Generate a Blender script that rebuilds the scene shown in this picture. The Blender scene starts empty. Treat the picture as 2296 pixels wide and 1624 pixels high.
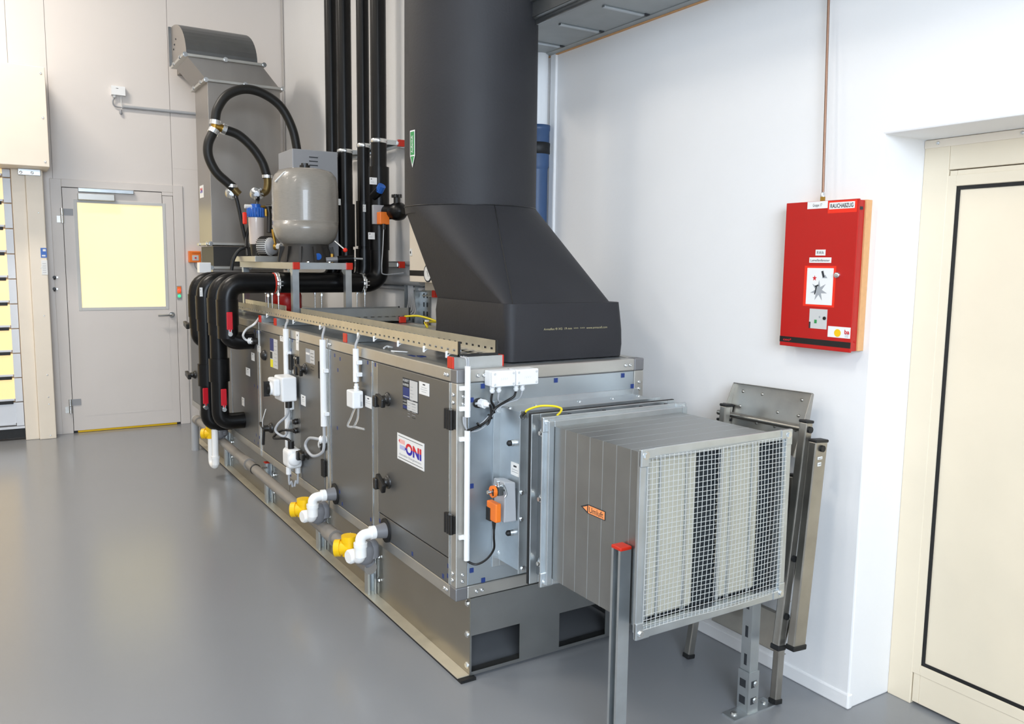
import bpy, bmesh, math, random
from mathutils import Vector, Matrix
random.seed(7)
S = bpy.context.scene
COL = S.collection
# ------------------------------------------------------------------ camera, world, light, exposure
CAM = Vector((-1.3521, -2.5353, 1.5261))
YAW, PITCH, ROLL, FPX = -0.5572062, -0.1179469, 0.0122139, 1851.18
_f = Vector((-math.sin(YAW)*math.cos(PITCH), math.cos(YAW)*math.cos(PITCH), math.sin(PITCH)))
_r0 = Vector((math.cos(YAW), math.sin(YAW), 0)); _u0 = _r0.cross(_f)
_r = _r0*math.cos(ROLL) + _u0*math.sin(ROLL); _u = -_r0*math.sin(ROLL) + _u0*math.cos(ROLL)
cd = bpy.data.cameras.new('camera'); cam = bpy.data.objects.new('camera', cd); COL.objects.link(cam)
m3 = Matrix((_r, _u, -_f)).transposed()
cam.matrix_world = Matrix.Translation(CAM) @ m3.to_4x4()
cd.sensor_width = 36; cd.lens = FPX/2296*36; cd.clip_start = .05; cd.clip_end = 100
S.camera = cam
S.view_settings.view_transform = 'Standard'; S.view_settings.look = 'None'
S.view_settings.gamma = 1; S.view_settings.use_curve_mapping = False
S.view_settings.exposure = 0.22
W = bpy.data.worlds.new('world'); S.world = W; W.use_nodes = True
W.node_tree.nodes['Background'].inputs[0].default_value = (.8, .88, 1, 1)
W.node_tree.nodes['Background'].inputs[1].default_value = .6

def area(name, loc, target, sx, sy, power, color):
    ld = bpy.data.lights.new(name, 'AREA'); ld.shape = 'RECTANGLE'; ld.size = sx; ld.size_y = sy
    ld.energy = power; ld.color = color
    o = bpy.data.objects.new(name, ld); COL.objects.link(o); o.location = loc
    o.rotation_euler = (Vector(target)-Vector(loc)).to_track_quat('-Z', 'Y').to_euler()
    return o
# daylight through the wide window behind the camera, warm-white luminaires under the ceiling
area('window_daylight', (-1.7, -5.35, 2.3), (0.3, 0.5, 0.9), 3.4, 2.0, 375, (.74, .86, 1))
CEIL_LAMPS = [(-1.9, 4.0, 72), (-2.6, 1.2, 24), (-2.0, -1.9, 36), (-4.6, 2.6, 26), (-4.6, -0.9, 24)]
for lx, ly, lp in CEIL_LAMPS:
    area('ceiling_lamp', (lx, ly, 4.62), (lx, ly, 0), 1.2, .35, lp, (1, .93, .84))

# ------------------------------------------------------------------ helpers
V = Vector
def at(px, py, ax, val):
    """point of the place seen at a pixel of the photograph, on the plane ax = val"""
    d = _r*((px-1148)/FPX) + _u*((812-py)/FPX) + _f
    i = 'XYZ'.index(ax)
    return CAM + d*((val-CAM[i])/d[i])
def lin(h):
    h = h.lstrip('#'); c = [int(h[i:i+2], 16)/255 for i in (0, 2, 4)]
    return tuple(x/12.92 if x <= .04045 else ((x+.055)/1.055)**2.4 for x in c) + (1,)
def mat(name, col, rough=.5, metal=0., var=0., vscale=6., bump=0., bscale=200., coat=0., emit=0., stretch=None, trans=0., rvar=0., spec=.5):
    m = bpy.data.materials.new(name); m.use_nodes = True
    nt = m.node_tree; b = nt.nodes['Principled BSDF']
    c = lin(col) if isinstance(col, str) else col
    b.inputs['Base Color'].default_value = c
    b.inputs['Roughness'].default_value = rough; b.inputs['Metallic'].default_value = metal
    b.inputs['Coat Weight'].default_value = coat; b.inputs['Transmission Weight'].default_value = trans
    b.inputs['Specular IOR Level'].default_value = spec
    if emit:
        b.inputs['Emission Color'].default_value = c; b.inputs['Emission Strength'].default_value = emit
    if var or bump or rvar:
        tc = nt.nodes.new('ShaderNodeTexCoord'); mp = nt.nodes.new('ShaderNodeMapping')
        nt.links.new(tc.outputs['Object'], mp.inputs['Vector'])
        if stretch: mp.inputs['Scale'].default_value = stretch
    if var or rvar:
        n = nt.nodes.new('ShaderNodeTexNoise'); n.inputs['Scale'].default_value = vscale; n.inputs['Detail'].default_value = 5
        nt.links.new(mp.outputs['Vector'], n.inputs['Vector'])
        if var:
            r = nt.nodes.new('ShaderNodeMapRange'); r.inputs['From Min'].default_value = .3; r.inputs['From Max'].default_value = .7
            r.inputs['To Min'].default_value = 1-var; r.inputs['To Max'].default_value = 1+var
            nt.links.new(n.outputs['Fac'], r.inputs['Value'])
            mx = nt.nodes.new('ShaderNodeMix'); mx.data_type = 'RGBA'; mx.blend_type = 'MULTIPLY'; mx.inputs['Factor'].default_value = 1
            mx.inputs['A'].default_value = c
            nt.links.new(r.outputs['Result'], mx.inputs['B']); nt.links.new(mx.outputs['Result'], b.inputs['Base Color'])
        if rvar:
            r2 = nt.nodes.new('ShaderNodeMapRange'); r2.inputs['From Min'].default_value = .1; r2.inputs['From Max'].default_value = .9
            r2.inputs['To Min'].default_value = max(.02, rough-rvar); r2.inputs['To Max'].default_value = rough+rvar
            nt.links.new(n.outputs['Fac'], r2.inputs['Value']); nt.links.new(r2.outputs['Result'], b.inputs['Roughness'])
    if bump:
        n2 = nt.nodes.new('ShaderNodeTexNoise'); n2.inputs['Scale'].default_value = bscale; n2.inputs['Detail'].default_value = 3
        nt.links.new(mp.outputs['Vector'], n2.inputs['Vector'])
        bp = nt.nodes.new('ShaderNodeBump'); bp.inputs['Strength'].default_value = bump; bp.inputs['Distance'].default_value = .01
        nt.links.new(n2.outputs['Fac'], bp.inputs['Height']); nt.links.new(bp.outputs['Normal'], b.inputs['Normal'])
    return m

M = dict(
 floor=mat('floor_epoxy', '#87898c', .22, 0, .03, .8, .008, 25, spec=.6),
 wall=mat('wall_white_plaster', '#ecebea', .6, 0, .015, 2, .05, 60),
 panelwall=mat('wall_panel_grey', '#d9d2cc', .35, 0, .01, 2),
 joint=mat('joint_grey', '#b9b3ad', .6),
 ceil=mat('ceiling_white', '#d8d8d6', .8, 0, .02),
 cream=mat('cream_paint', '#e9ddcb', .42, 0, .03, 3),
 creamd=mat('door_cream_paint', '#e7dac2', .38, 0, .03, 3),
 doorgrey=mat('door_light_grey', '#d6cfc9', .4, 0, .015, 3),
 galv=mat('galvanized_sheet', '#9b9d9c', .36, .9, .05, 9, 0, 1, rvar=.06),
 galvl=mat('galvanized_bright', '#c3c9cc', .34, .9, .07, 14, rvar=.07),
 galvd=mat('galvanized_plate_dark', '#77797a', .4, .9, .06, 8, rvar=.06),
 rail=mat('galvanized_rail', '#bfbdb7', .38, .85, .05, 10, rvar=.06),
 zinc=mat('zinc_flange_painted_sheen', '#d3cab4', .42, .5, .08, 10),  # zinc with the warm reflected light brightened into its base colour
 trayz=mat('tray_sheet', '#cdc6b2', .40, .72, .07, 14),
 platez=mat('base_plate_sheet', '#9a958a', .30, .85, .04, 5, rvar=.04),
 trayup=mat('upper_tray_zinc', '#a9adad', .5, .55, .05, 10),
 corner=mat('cast_corner_block', '#8c8c8e', .5, .8, .04, 20),
 panel=mat('sheet_panel_grey', '#7f8080', .40, .85, .025, 5, 0, 1, rvar=.04),
 panel_lit=mat('sheet_panel_end_lit', '#b4bdc3', .36, .88, .05, 6, rvar=.07),  # same sheet as the side panels, with bluish daylight put into its colour
 steel=mat('stainless_steel', '#a39d96', .38, .92, .06, 5, stretch=(1, 1, .15), rvar=.06),
 ladder=mat('ladder_steel', '#a8a59e', .33, .95, .10, 12, rvar=.08),
 chrome=mat('zinc_screw', '#dcdfe0', .25, 1.0),
 brass=mat('brass', '#a9853f', .34, 1.0),
 bronze=mat('dull_bronze', '#6d5c3a', .42, .9),
 copper=mat('copper_pipe', '#94735f', .45, .7, .05, 20),
 foam=mat('black_foam_insulation', '#28282b', .58, 0, .08, 5, .06, 90, spec=.35),
 foamseam=mat('foam_seam_glue', '#141415', .3),
 pipe=mat('black_pipe_insulation', '#050506', .33, 0, .1, 8, .02, 80, spec=.28),
 hose=mat('black_hose_rubber', '#1c1b19', .45, 0, .06, 20, spec=.35),
 rubber=mat('black_rubber', '#121314', .55),
 bplast=mat('black_plastic', '#171513', .35),
 white=mat('white_plastic', '#e9eaea', .38),
 whitep=mat('white_pvc_trap', '#f2f2f0', .22, coat=.3),
 greypvc=mat('grey_pvc', '#77777a', .38),
 brownpvc=mat('drain_pipe_greybrown', '#85807a', .42, 0, .05, 10),
 greycab=mat('grey_cable', '#a9abae', .45),
 whitecab=mat('white_cable', '#dcdcda', .45),
 yellow=mat('yellow_plastic', '#f0c005', .32),
 yelgreen=mat('yellow_green_wire', '#e3cd10', .4),
 green=mat('green', '#2f8f4e', .5),
 red=mat('red_enamel', '#b50f08', .34, 0, .02, 4),
 redcap=mat('red_plastic_cap', '#c3260f', .38),
 redbright=mat('red_frame_paint', '#ea2b10', .4),
 orange=mat('orange_plastic', '#ee7a26', .4),
 redh=mat('red_handle', '#c01626', .28),
 blue=mat('blue_pvc_pipe', '#375278', .45, 0, .05, 12),
 bluebr=mat('blue_plastic', '#1a5bb2', .35),
 navy=mat('navy_plug', '#1d3572', .5),
 wood=mat('fibreboard', '#d9a672', .7, 0, .05, 60),
 tank=mat('grey_vessel_resin', '#8f8a82', .26, 0, .05, 40, .09, 220, stretch=(1, 1, 6), coat=.3),
 tankfoot=mat('vessel_foot_black', '#2a2724', .5),
 greybox=mat('grey_enamel', '#97989b', .45),
 paper=mat('paper_label', '#e8e8e6', .6),
 papergrey=mat('paper_label_grey', '#c7c7c5', .6),
 ink=mat('ink_dark', '#2a2d31', .7),
 inkgrey=mat('ink_grey', '#9fa2a6', .7),
 inkred=mat('ink_red', '#d0202a', .6),
 inkpink=mat('ink_pink', '#eeb3ad', .6),
 inkblue=mat('ink_blue', '#2a22a0', .6),
 inklav=mat('ink_lavender', '#b7bbdc', .6),
 lblblue=mat('label_blue', '#1c3070', .5),
 lblyel=mat('label_yellow', '#e6dc1e', .5),
 lblor=mat('label_orange', '#f79a5c', .5),
 printgold=mat('print_pale', '#b8ae86', .7),
 filt=mat('baffle_fabric', '#b3af9f', .85, 0, .02, 30),
 gapd=mat('baffle_gap_shade', '#20262a', .8),  # shade of the baffle gaps, put in as a dark colour
 wire=mat('galvanized_wire', '#dfe2e2', .35, .6),
 lit=mat('lit_frosted_pane', '#f6e6b2', .3, emit=.50),
 shut=mat('lit_shutter_pane', '#f6d496', .3, emit=.50),
 shutw=mat('shutter_white_bar', '#d5d9df', .4),
 sponge=mat('opaque_jar', '#cfc3bc', .25, coat=.4),
 redled=mat('red_indicator_light', '#ff3a2a', .3, emit=2.0),
 greenled=mat('green_indicator_light', '#35e08a', .3, emit=1.2),
 lamp=mat('lamp_diffuser', '#fff3e0', .5, emit=5),
 sky=mat('window_glass', '#dfeafa', .1, emit=1.2),
 khaki=mat('khaki_foam', '#5b5a3c', .7),
 clear=mat('clear_plastic', '#f4f4f2', .08, trans=.8),
 steelin=mat('duct_inside', '#6b7074', .5, .8),
)
ORG = {}
class B:
    """collects geometry with several materials and links it as one mesh object (world coordinates in, local out)"""
    def __init__(s): s.v = []; s.f = []; s.mi = []; s.sm = []; s.m = []
    def _m(s, m):
        if m not in s.m: s.m.append(m)
        return s.m.index(m)
    def add(s, vs, fs, m, smooth=False):
        k = len(s.v); i = s._m(m)
        s.v += [tuple(p) for p in vs]
        for f in fs: s.f.append(tuple(k+j for j in f)); s.mi.append(i); s.sm.append(smooth)
        return s
    def box(s, x0, x1, y0, y1, z0, z1, m):
        x0, x1 = sorted((x0, x1)); y0, y1 = sorted((y0, y1)); z0, z1 = sorted((z0, z1))
        vs = [(x, y, z) for z in (z0, z1) for y in (y0, y1) for x in (x0, x1)]
        return s.add(vs, [(0,2,3,1),(4,5,7,6),(0,1,5,4),(2,6,7,3),(0,4,6,2),(1,3,7,5)], m)
    def obox(s, c, a, b, d, m):
        """oriented box: centre and three half-axis vectors"""
        c, a, b, d = V(c), V(a), V(b), V(d)
        if a.cross(b).dot(d) < 0: a = -a
        vs = [c+a*i+b*j+d*k for k in (-1, 1) for j in (-1, 1) for i in (-1, 1)]
        return s.add(vs, [(0,2,3,1),(4,5,7,6),(0,1,5,4),(2,6,7,3),(0,4,6,2),(1,3,7,5)], m)
    def beam(s, p0, p1, w, h, up, m):
        p0, p1 = V(p0), V(p1); d = (p1-p0); L = d.length; d.normalize()
        n = V(up) - d*V(up).dot(d); n.normalize(); q = d.cross(n)
        return s.obox((p0+p1)/2, d*L/2, q*w/2, n*h/2, m)
    def poly(s, pts, m): return s.add(pts, [tuple(range(len(pts)))], m)
    def prism(s, pts, vec, m, smooth=False):
        pts = [V(p) for p in pts]; vec = V(vec); n = len(pts)
        nrm = V((0, 0, 0))
        for i in range(n): nrm += pts[i].cross(pts[(i+1) % n])
        if nrm.dot(vec) > 0: pts.reverse()
        vs = pts + [p+vec for p in pts]
        fs = [tuple(range(n)), tuple(range(2*n-1, n-1, -1))] + [(i, i+n, (i+1) % n+n, (i+1) % n) for i in range(n)]
        return s.add(vs, fs, m, smooth)
    def cyl(s, p0, p1, r, m, n=16, r2=None, caps=True, smooth=True, flat=False):
        p0, p1 = V(p0), V(p1); d = (p1-p0).normalized(); r2 = r if r2 is None else r2
        a = d.orthogonal().normalized(); b = d.cross(a)
        vs = [p0+(a*math.cos(t)+b*math.sin(t))*r for t in [2*math.pi*i/n for i in range(n)]]
        vs += [p1+(a*math.cos(t)+b*math.sin(t))*r2 for t in [2*math.pi*i/n for i in range(n)]]
        s.add(vs, [(i, (i+1) % n, (i+1) % n+n, i+n) for i in range(n)], m, smooth and not flat)
        if caps: s.add(vs, [tuple(range(n-1, -1, -1)), tuple(range(n, 2*n))], m)
        return s
    def lathe(s, o, axis, prof, m, n=24, caps=True):
        o = V(o); d = V(axis).normalized(); a = d.orthogonal().normalized(); b = d.cross(a)
        vs = []
        for r, h in prof:
            vs += [o+d*h+(a*math.cos(2*math.pi*i/n)+b*math.sin(2*math.pi*i/n))*r for i in range(n)]
        fs = []
        for k in range(len(prof)-1):
            fs += [(k*n+i, k*n+(i+1) % n, (k+1)*n+(i+1) % n, (k+1)*n+i) for i in range(n)]
        s.add(vs, fs, m, True)
        if caps:
            e = (len(prof)-1)*n
            s.add(vs, [tuple(range(n-1, -1, -1)), tuple(range(e, e+n))], m)
        return s
    def tube(s, pts, r, m, n=10, caps=True):
        pts = [V(p) for p in pts]; k = len(pts); T = []
        for i in range(k): T.append((pts[min(i+1, k-1)]-pts[max(i-1, 0)]).normalized())
        a = T[0].orthogonal().normalized(); vs = []
        for i in range(k):
            a = (a - T[i]*a.dot(T[i])).normalized(); b = T[i].cross(a)
            rr = r[i] if isinstance(r, (list, tuple)) else r
            vs += [pts[i]+(a*math.cos(2*math.pi*j/n)+b*math.sin(2*math.pi*j/n))*rr for j in range(n)]
        fs = [(i*n+j, i*n+(j+1) % n, (i+1)*n+(j+1) % n, (i+1)*n+j) for i in range(k-1) for j in range(n)]
        s.add(vs, fs, m, True)
        if caps: s.add(vs, [tuple(range(n-1, -1, -1)), tuple(range((k-1)*n, k*n))], m)
        return s
    def frame(s, x0, x1, z0, z1, y0, y1, w, m, axis='Y'):
        """rectangular ring of four bars; axis = direction of its thickness"""
        def bx(a0, a1, b0, b1):
            if axis == 'Y': s.box(a0, a1, y0, y1, b0, b1, m)
            elif axis == 'X': s.box(y0, y1, a0, a1, b0, b1, m)
            else: s.box(a0, a1, b0, b1, y0, y1, m)
        bx(x0, x0+w, z0, z1); bx(x1-w, x1, z0, z1); bx(x0+w, x1-w, z0, z0+w); bx(x0+w, x1-w, z1-w, z1)
        return s
    def text(s, txt, o, right, up, h, m, align='LEFT', w=None, bold=0., lift=.0004, split=None):
        """flat lettering; h = letter height, w = forced width; split = (material below mid-height)"""
        key = (txt, bold)
        if key not in TX:
            c = bpy.data.curves.new('t', 'FONT'); c.body = txt; c.size = 1; c.offset = bold; c.resolution_u = 3
            ob = bpy.data.objects.new('t', c); COL.objects.link(ob)
            dg = bpy.context.evaluated_depsgraph_get(); me = bpy.data.meshes.new_from_object(ob.evaluated_get(dg))
            if split:
                bm = bmesh.new(); bm.from_mesh(me); bmesh.ops.triangulate(bm, faces=bm.faces[:])
                bmesh.ops.bisect_plane(bm, geom=bm.verts[:]+bm.edges[:]+bm.faces[:], plane_co=(0, .36, 0), plane_no=(0, 1, 0))
                bm.to_mesh(me); bm.free()
            TX[key] = ([v.co.copy() for v in me.vertices], [tuple(p.vertices) for p in me.polygons])
            bpy.data.objects.remove(ob); bpy.data.curves.remove(c)
        vs, fs = TX[key]
        if not vs: return s
        x0 = min(v.x for v in vs); x1 = max(v.x for v in vs)
        k = h/.72; kx = (w/(x1-x0)) if w else k
        off = {'LEFT': 0, 'CENTER': -(x1-x0)/2, 'RIGHT': -(x1-x0)}[align]
        o, right, up = V(o), V(right).normalized(), V(up).normalized(); nn = right.cross(up)*lift
        P = [o+right*((v.x-x0+off)*kx)+up*(v.y*k)+nn for v in vs]
        if split:
            lo = [f for f in fs if sum(vs[i].y for i in f)/len(f) < .36]; hi = [f for f in fs if f not in set(lo)]
            s.add(P, lo, split); s.add(P, hi, m)
        else: s.add(P, fs, m)
        return s
    def build(s, name, parent=None, bev=0, seg=2, label=None):
        o0 = ORG.get(parent, V((0, 0, 0))) if parent is not None else V((0, 0, 0))
        loc = V((0, 0, 0))
        if parent is None:                               # a one-mesh thing: its origin sits at its base
            xs, ys, zs = zip(*s.v)
            loc = V(((min(xs)+max(xs))/2, (min(ys)+max(ys))/2, min(zs))); o0 = loc
        me = bpy.data.meshes.new(name)
        me.from_pydata([tuple(V(p)-o0) for p in s.v], [], s.f)
        for m in s.m: me.materials.append(M[m])
        me.polygons.foreach_set('material_index', s.mi); me.polygons.foreach_set('use_smooth', s.sm); me.update()
        o = bpy.data.objects.new(name, me); COL.objects.link(o); o.location = loc
        if parent is not None: o.parent = parent
        ORG[o] = o0
        if bev:
            b = o.modifiers.new('bevel', 'BEVEL'); b.width = bev; b.segments = seg; b.limit_method = 'ANGLE'; b.angle_limit = math.radians(40)
        if label: o['label'] = label
        return o
TX = {}
def tag(o, label, cat, group=None):
    o['label'] = label; o['category'] = cat
    if group: o['group'] = group
    return o
def thing(name, loc, label, cat, group=None):
    o = bpy.data.objects.new(name, None); COL.objects.link(o); o.location = loc; o.empty_display_size = .05
    ORG[o] = V(loc); return tag(o, label, cat, group)
def struct(o): o['kind'] = 'structure'; return o
def fil(pts, r, n=6):
    """polyline with rounded corners"""
    pts = [V(p) for p in pts]; out = [pts[0]]
    for i in range(1, len(pts)-1):
        a, b, c = pts[i-1], pts[i], pts[i+1]
        d0 = (a-b); d1 = (c-b); rr = min(r, d0.length*.49, d1.length*.49); d0.normalize(); d1.normalize()
        p0 = b+d0*rr; p1 = b+d1*rr
        for k in range(n+1):
            t = k/n; out.append(p0*(1-t)**2 + b*2*t*(1-t) + p1*t*t)
    out.append(pts[-1]); return out
def spline(pts, n=8):
    """Catmull-Rom curve through points"""
    P = [V(p) for p in pts]; P = [P[0]*2-P[1]] + P + [P[-1]*2-P[-2]]; out = []
    for i in range(1, len(P)-2):
        for k in range(n):
            t = k/n; a, b, c, d = P[i-1], P[i], P[i+1], P[i+2]
            out.append(.5*((2*b)+(c-a)*t+(2*a-5*b+4*c-d)*t*t+(3*b-a-3*c+d)*t**3))
    out.append(P[-2]); return out
MESH = {}
def screw(parent, p, n, r=.006, name='screw', m='chrome', hexa=False, h=None):
    """a small screw head sitting on a surface; the mesh data is shared"""
    h = h or r*.7
    key = (r, m, hexa, h)
    if key not in MESH:
        b = B()
        if hexa:
            b.cyl((0, 0, 0), (0, 0, h*.25), r*1.45, m, 14); b.cyl((0, 0, h*.25), (0, 0, h), r, m, 6, flat=True)
        else: b.lathe((0, 0, 0), (0, 0, 1), [(r, 0), (r*.95, h*.5), (r*.6, h), (r*.35, h*.9), (r*.3, h*.6)], m, 10)
        me = bpy.data.meshes.new(name); me.from_pydata(b.v, [], b.f); me.materials.append(M[m])
        me.polygons.foreach_set('use_smooth', b.sm); MESH[key] = me
    o = bpy.data.objects.new(name, MESH[key]); COL.objects.link(o); o.parent = parent
    o.location = V(p)-ORG[parent]; o.rotation_euler = V(n).to_track_quat('Z', 'Y').to_euler(); ORG[o] = V(p)
    return o
def strut_poly(w=.041, t=.0025, lip=.0095):
    """outline of an open C channel, opening upward, centred in x, base at 0"""
    h = w; a = w/2
    return [(-a, 0), (a, 0), (a, h), (a-lip, h), (a-lip, h-.007), (a-lip+t, h-.007), (a-lip+t, h-t), (a-t, h-t), (a-t, t),
            (-a+t, t), (-a+t, h-t), (-a+lip-t, h-t), (-a+lip-t, h-.007), (-a+lip, h-.007), (-a+lip, h), (-a, h)]
def strut(b, p0, p1, openv, m='galvl', w=.041):
    p0, p1 = V(p0), V(p1); d = (p1-p0).normalized(); n = V(openv); n = (n-d*n.dot(d)).normalized(); q = d.cross(n)
    pl = [p0+q*x+n*(y-w/2) for x, y in strut_poly(w)]
    return b.prism(pl, p1-p0, m)
def label_x(b, px, py, w, h, face='X', x=-.001, m='paper', lines=3, head=True, inkm='inkgrey'):
    """paper label stuck on the unit's long side (plane X = x), centred on a photograph position"""
    c = at(px, py, 'X', x); y, z = c.y, c.z
    b.box(x-.0008, x+.001, y-w/2, y+w/2, z-h/2, z+h/2, m)
    if head: b.box(x-.0012, x-.0007, y-w*.12, y+w*.12, z+h*.26, z+h*.36, 'ink')
    for i in range(lines):
        zz = z+h*.08-i*h*.17; ww = w*random.uniform(.22, .36)
        b.box(x-.0012, x-.0007, y-ww, y+ww, zz-h*.014, zz+h*.014, inkm)
    return b

XW, YB = 1.089, 5.57          # right wall face, back wall face
ZT, ZB, WX = 1.155, .308, .856  # casing top, casing bottom, casing width

# ------------------------------------------------------------------ room shell
YR, XI, ZL, HC = -.857, 1.313, 1.954, 4.75
struct(B().box(-6.2, 1.9, -5.6, 5.9, -.1, 0, 'floor').build('floor'))
struct(B().box(-6.2, 1.9, -5.6, 5.9, HC, HC+.1, 'ceil').build('ceiling'))
b = B().prism([(XW, y, z) for y, z in ((YB+.2, 0), (YB+.2, HC), (-5.6, HC), (-5.6, 0), (-2.25, 0), (-2.25, ZL), (YR, ZL), (YR, 0))], (.51, 0, 0), 'wall')
b.box(XI+.06, 1.6, -2.25, YR, 0, ZL, 'wall')
wr = struct(b.build('wall_right', bev=.006))
b = B()
sk = [(XW-.004, YR-.004, 0)]
struct(B().box(XW-.006, XW+.02, YR-.004, YB, 0, .055, 'wall').build('baseboard_right', bev=.006))
struct(B().box(XW-.012, XW+.01, .985, 1.035, 0, 2.9, 'wall').build('trim_1', bev=.006))
# back wall built of insulated panels with fine joints
wbk = struct(B().box(-6.2, 1.9, YB+.012, YB+.25, 0, HC, 'joint').build('wall_back'))
xs = [-6.2, -4.9, -3.75, -2.55, -1.182, -.904, .049, XW]
for i in range(len(xs)-1):
    for z0, z1 in ((0, 2.35), (2.35, HC)):
        if xs[i] == -.904 and z0 == 0:
            B().box(-.904+.002, .049-.002, YB, YB+.02, 2.2, HC, 'panelwall').build('wall_panel', wbk)
        elif xs[i] == -.904: continue
        else: B().box(xs[i]+.0015, xs[i+1]-.0015, YB, YB+.02, z0+.0005, z1, 'panelwall').build('wall_panel', wbk)
struct(B().box(-6.2, -6.0, -5.6, YB, 0, HC, 'wall').build('wall_left'))
b = B().box(-6.0, -3.5, -5.6, -5.4, 0, HC, 'wall').box(0.2, 1.9, -5.6, -5.4, 0, HC, 'wall')
b.box(-3.5, .2, -5.6, -5.4, 0, 1.2, 'wall').box(-3.5, .2, -5.6, -5.4, 3.4, HC, 'wall')
struct(b.build('wall_front'))
b = B().frame(-3.5, .2, 1.2, 3.4, -5.56, -5.46, .06, 'white'); b.box(-1.68, -1.62, -5.56, -5.46, 1.26, 3.34, 'white')
wn = struct(b.build('window_1')); B().box(-3.44, .14, -5.53, -5.515, 1.26, 3.34, 'sky').build('window_pane', wn)
for i, (lx, ly, lp) in enumerate(CEIL_LAMPS):
    o = thing('ceiling_light', (lx, ly, 4.63), 'long white ceiling luminaire, %s' % ['nearest the lit door', 'second above the aisle', 'above the camera aisle', 'on the left side towards the shutter', 'on the left side towards the window'][i], 'lamp', 'ceiling luminaires')
    B().box(lx-.62, lx+.62, ly-.2, ly+.2, 4.66, 4.75, 'white').build('housing', o, bev=.01)
    B().box(lx-.58, lx+.58, ly-.16, ly+.16, 4.645, 4.662, 'lamp').build('diffuser', o)
struct(B().cyl((XW-.012, YB-.012, 1.2), (XW-.012, YB-.012, HC), .012, 'joint', 8).build('trim_2'))

# ------------------------------------------------------------------ door_1: light grey door with lit frosted pane in the back wall
dl, dr_, dt = -.84, .043, 2.13
d1 = bpy.data.objects.new('door_1', None); COL.objects.link(d1); d1.location = ((dl+dr_)/2, YB, 0); ORG[d1] = V(d1.location); struct(d1)
b = B(); b.box(-.93, dl-.004, YB-.012, YB+.02, 0, 2.2, 'doorgrey'); b.box(dr_+.004, .13, YB-.012, YB+.02, 0, 2.2, 'doorgrey')
b.box(dl-.004, dr_+.004, YB-.012, YB+.02, dt+.004, 2.2, 'doorgrey').box(-.047, dr_+.004, YB-.011, YB+.004, dt-.027, dt+.004, 'doorgrey'); b.box(dl-.004, dr_+.004, YB+.006, YB+.019, .001, dt+.003, 'ink')
b.build('door_frame', d1, bev=.003)
wx0, wx1, wz0, wz1 = -.735, -.045, 1.10, 2.012
b = B(); yl = YB-.010
b.box(dl, wx0, yl, YB+.004, .022, dt-.002, 'doorgrey'); b.box(wx1, dr_, yl, YB+.004, .022, dt-.03, 'doorgrey')
b.box(wx0, wx1, yl, YB+.004, .022, wz0, 'doorgrey'); b.box(wx0, -.05, yl, YB+.004, wz1, dt-.002, 'doorgrey')
leaf = b.build('door_leaf', d1)
B().box(wx0-.02, wx1+.02, yl-.0015, yl+.001, .145, wz0-.03, 'doorgrey').build('infill_panel', leaf)
B().box(wx0-.002, wx1+.002, YB-.002, YB+.001, wz0-.002, wz1+.002, 'lit').build('window_pane', leaf)
B().frame(wx0-.022, wx1+.022, wz0-.022, wz1+.022, yl-.004, yl+.006, .026, 'papergrey').build('glazing_bead', leaf, bev=.002)
B().box(dl+.03, dr_-.03, YB-.002, YB+.004, .003, .02, 'yellow').build('gap_light_strip', d1)  # light showing under the leaf, painted as a plain yellow strip
b = B(); c = at(385, 706, 'Y', yl); b.cyl((c.x, yl, c.z), (c.x, yl-.01, c.z), .026, 'chrome', 20)
b.tube(fil([(c.x, yl-.005, c.z), (c.x, yl-.06, c.z), (c.x-.125, yl-.06, c.z-.002)], .02), .0095, 'chrome', 10); b.build('door_handle', leaf)
for py in (483, 911):
    c = at(139 if py < 600 else 158, py, 'Y', yl-.01); b = B()
    b.cyl((c.x, yl-.014, c.z-.062), (c.x, yl-.014, c.z-.002), .013, 'chrome', 12).cyl((c.x, yl-.014, c.z+.002), (c.x, yl-.014, c.z+.06), .013, 'chrome', 12)
    b.box(c.x, c.x+.085, yl-.005, yl, c.z+.002, c.z+.058, 'greybox').box(c.x-.04, c.x, yl-.004, yl, c.z-.06, c.z-.004, 'rail'); b.build('hinge', d1)
b = B(); a = at(175, 424, 'Y', yl-.03); e = at(300, 432, 'Y', yl-.03)
b.box(a.x, e.x, yl-.035, yl, a.z-.022, a.z+.012, 'galvl'); b.build('closer_rail', d1, bev=.004)
a = at(174, 440, 'Y', yl-.04); e = at(257, 442, 'Y', yl-.04)
B().box(a.x, e.x, yl-.055, yl, a.z-.03, a.z+.028, 'rail').build('door_closer', leaf, bev=.005)
# ------------------------------------------------------------------ door_2: cream door in the recess of the right wall
d2 = bpy.data.objects.new('door_2', None); COL.objects.link(d2); d2.location = (XI, -1.5, 0); ORG[d2] = V(d2.location); struct(d2)
XG = 1.323
b = B(); b.box(XI, XI+.06, -.945, YR, 0, ZL, 'creamd').box(XI, XI+.06, -2.25, -2.1, 0, ZL, 'creamd').box(XI, XI+.06, -2.1, -.945, 1.85, ZL, 'creamd')
b.build('door_frame', d2, bev=.003)
b = B().box(XI-.004, XI+.01, -2.2, YR-.001, ZL-.028, ZL-.002, 'cream')
hd = b.build('head_strip', d2, bev=.001)
for yy in (-.905, -1.17, -1.45): screw(d2, (XI-.004, yy, ZL-.014), (-1, 0, 0), .006)
g0 = at(2146.5, 417.7, 'X', XG); g1 = at(2068, 1492.6, 'X', XG)
ytop = g0.y; zg1 = g0.z; zg0 = g1.z
b = B(); yo = -.948
b.box(XI+.004, XI+.055, ytop, yo, .012, 1.847, 'creamd').box(XI+.004, XI+.055, -2.09, ytop, .012, zg0, 'creamd').box(XI+.004, XI+.055, -2.09, ytop, zg1, 1.847, 'creamd')
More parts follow.
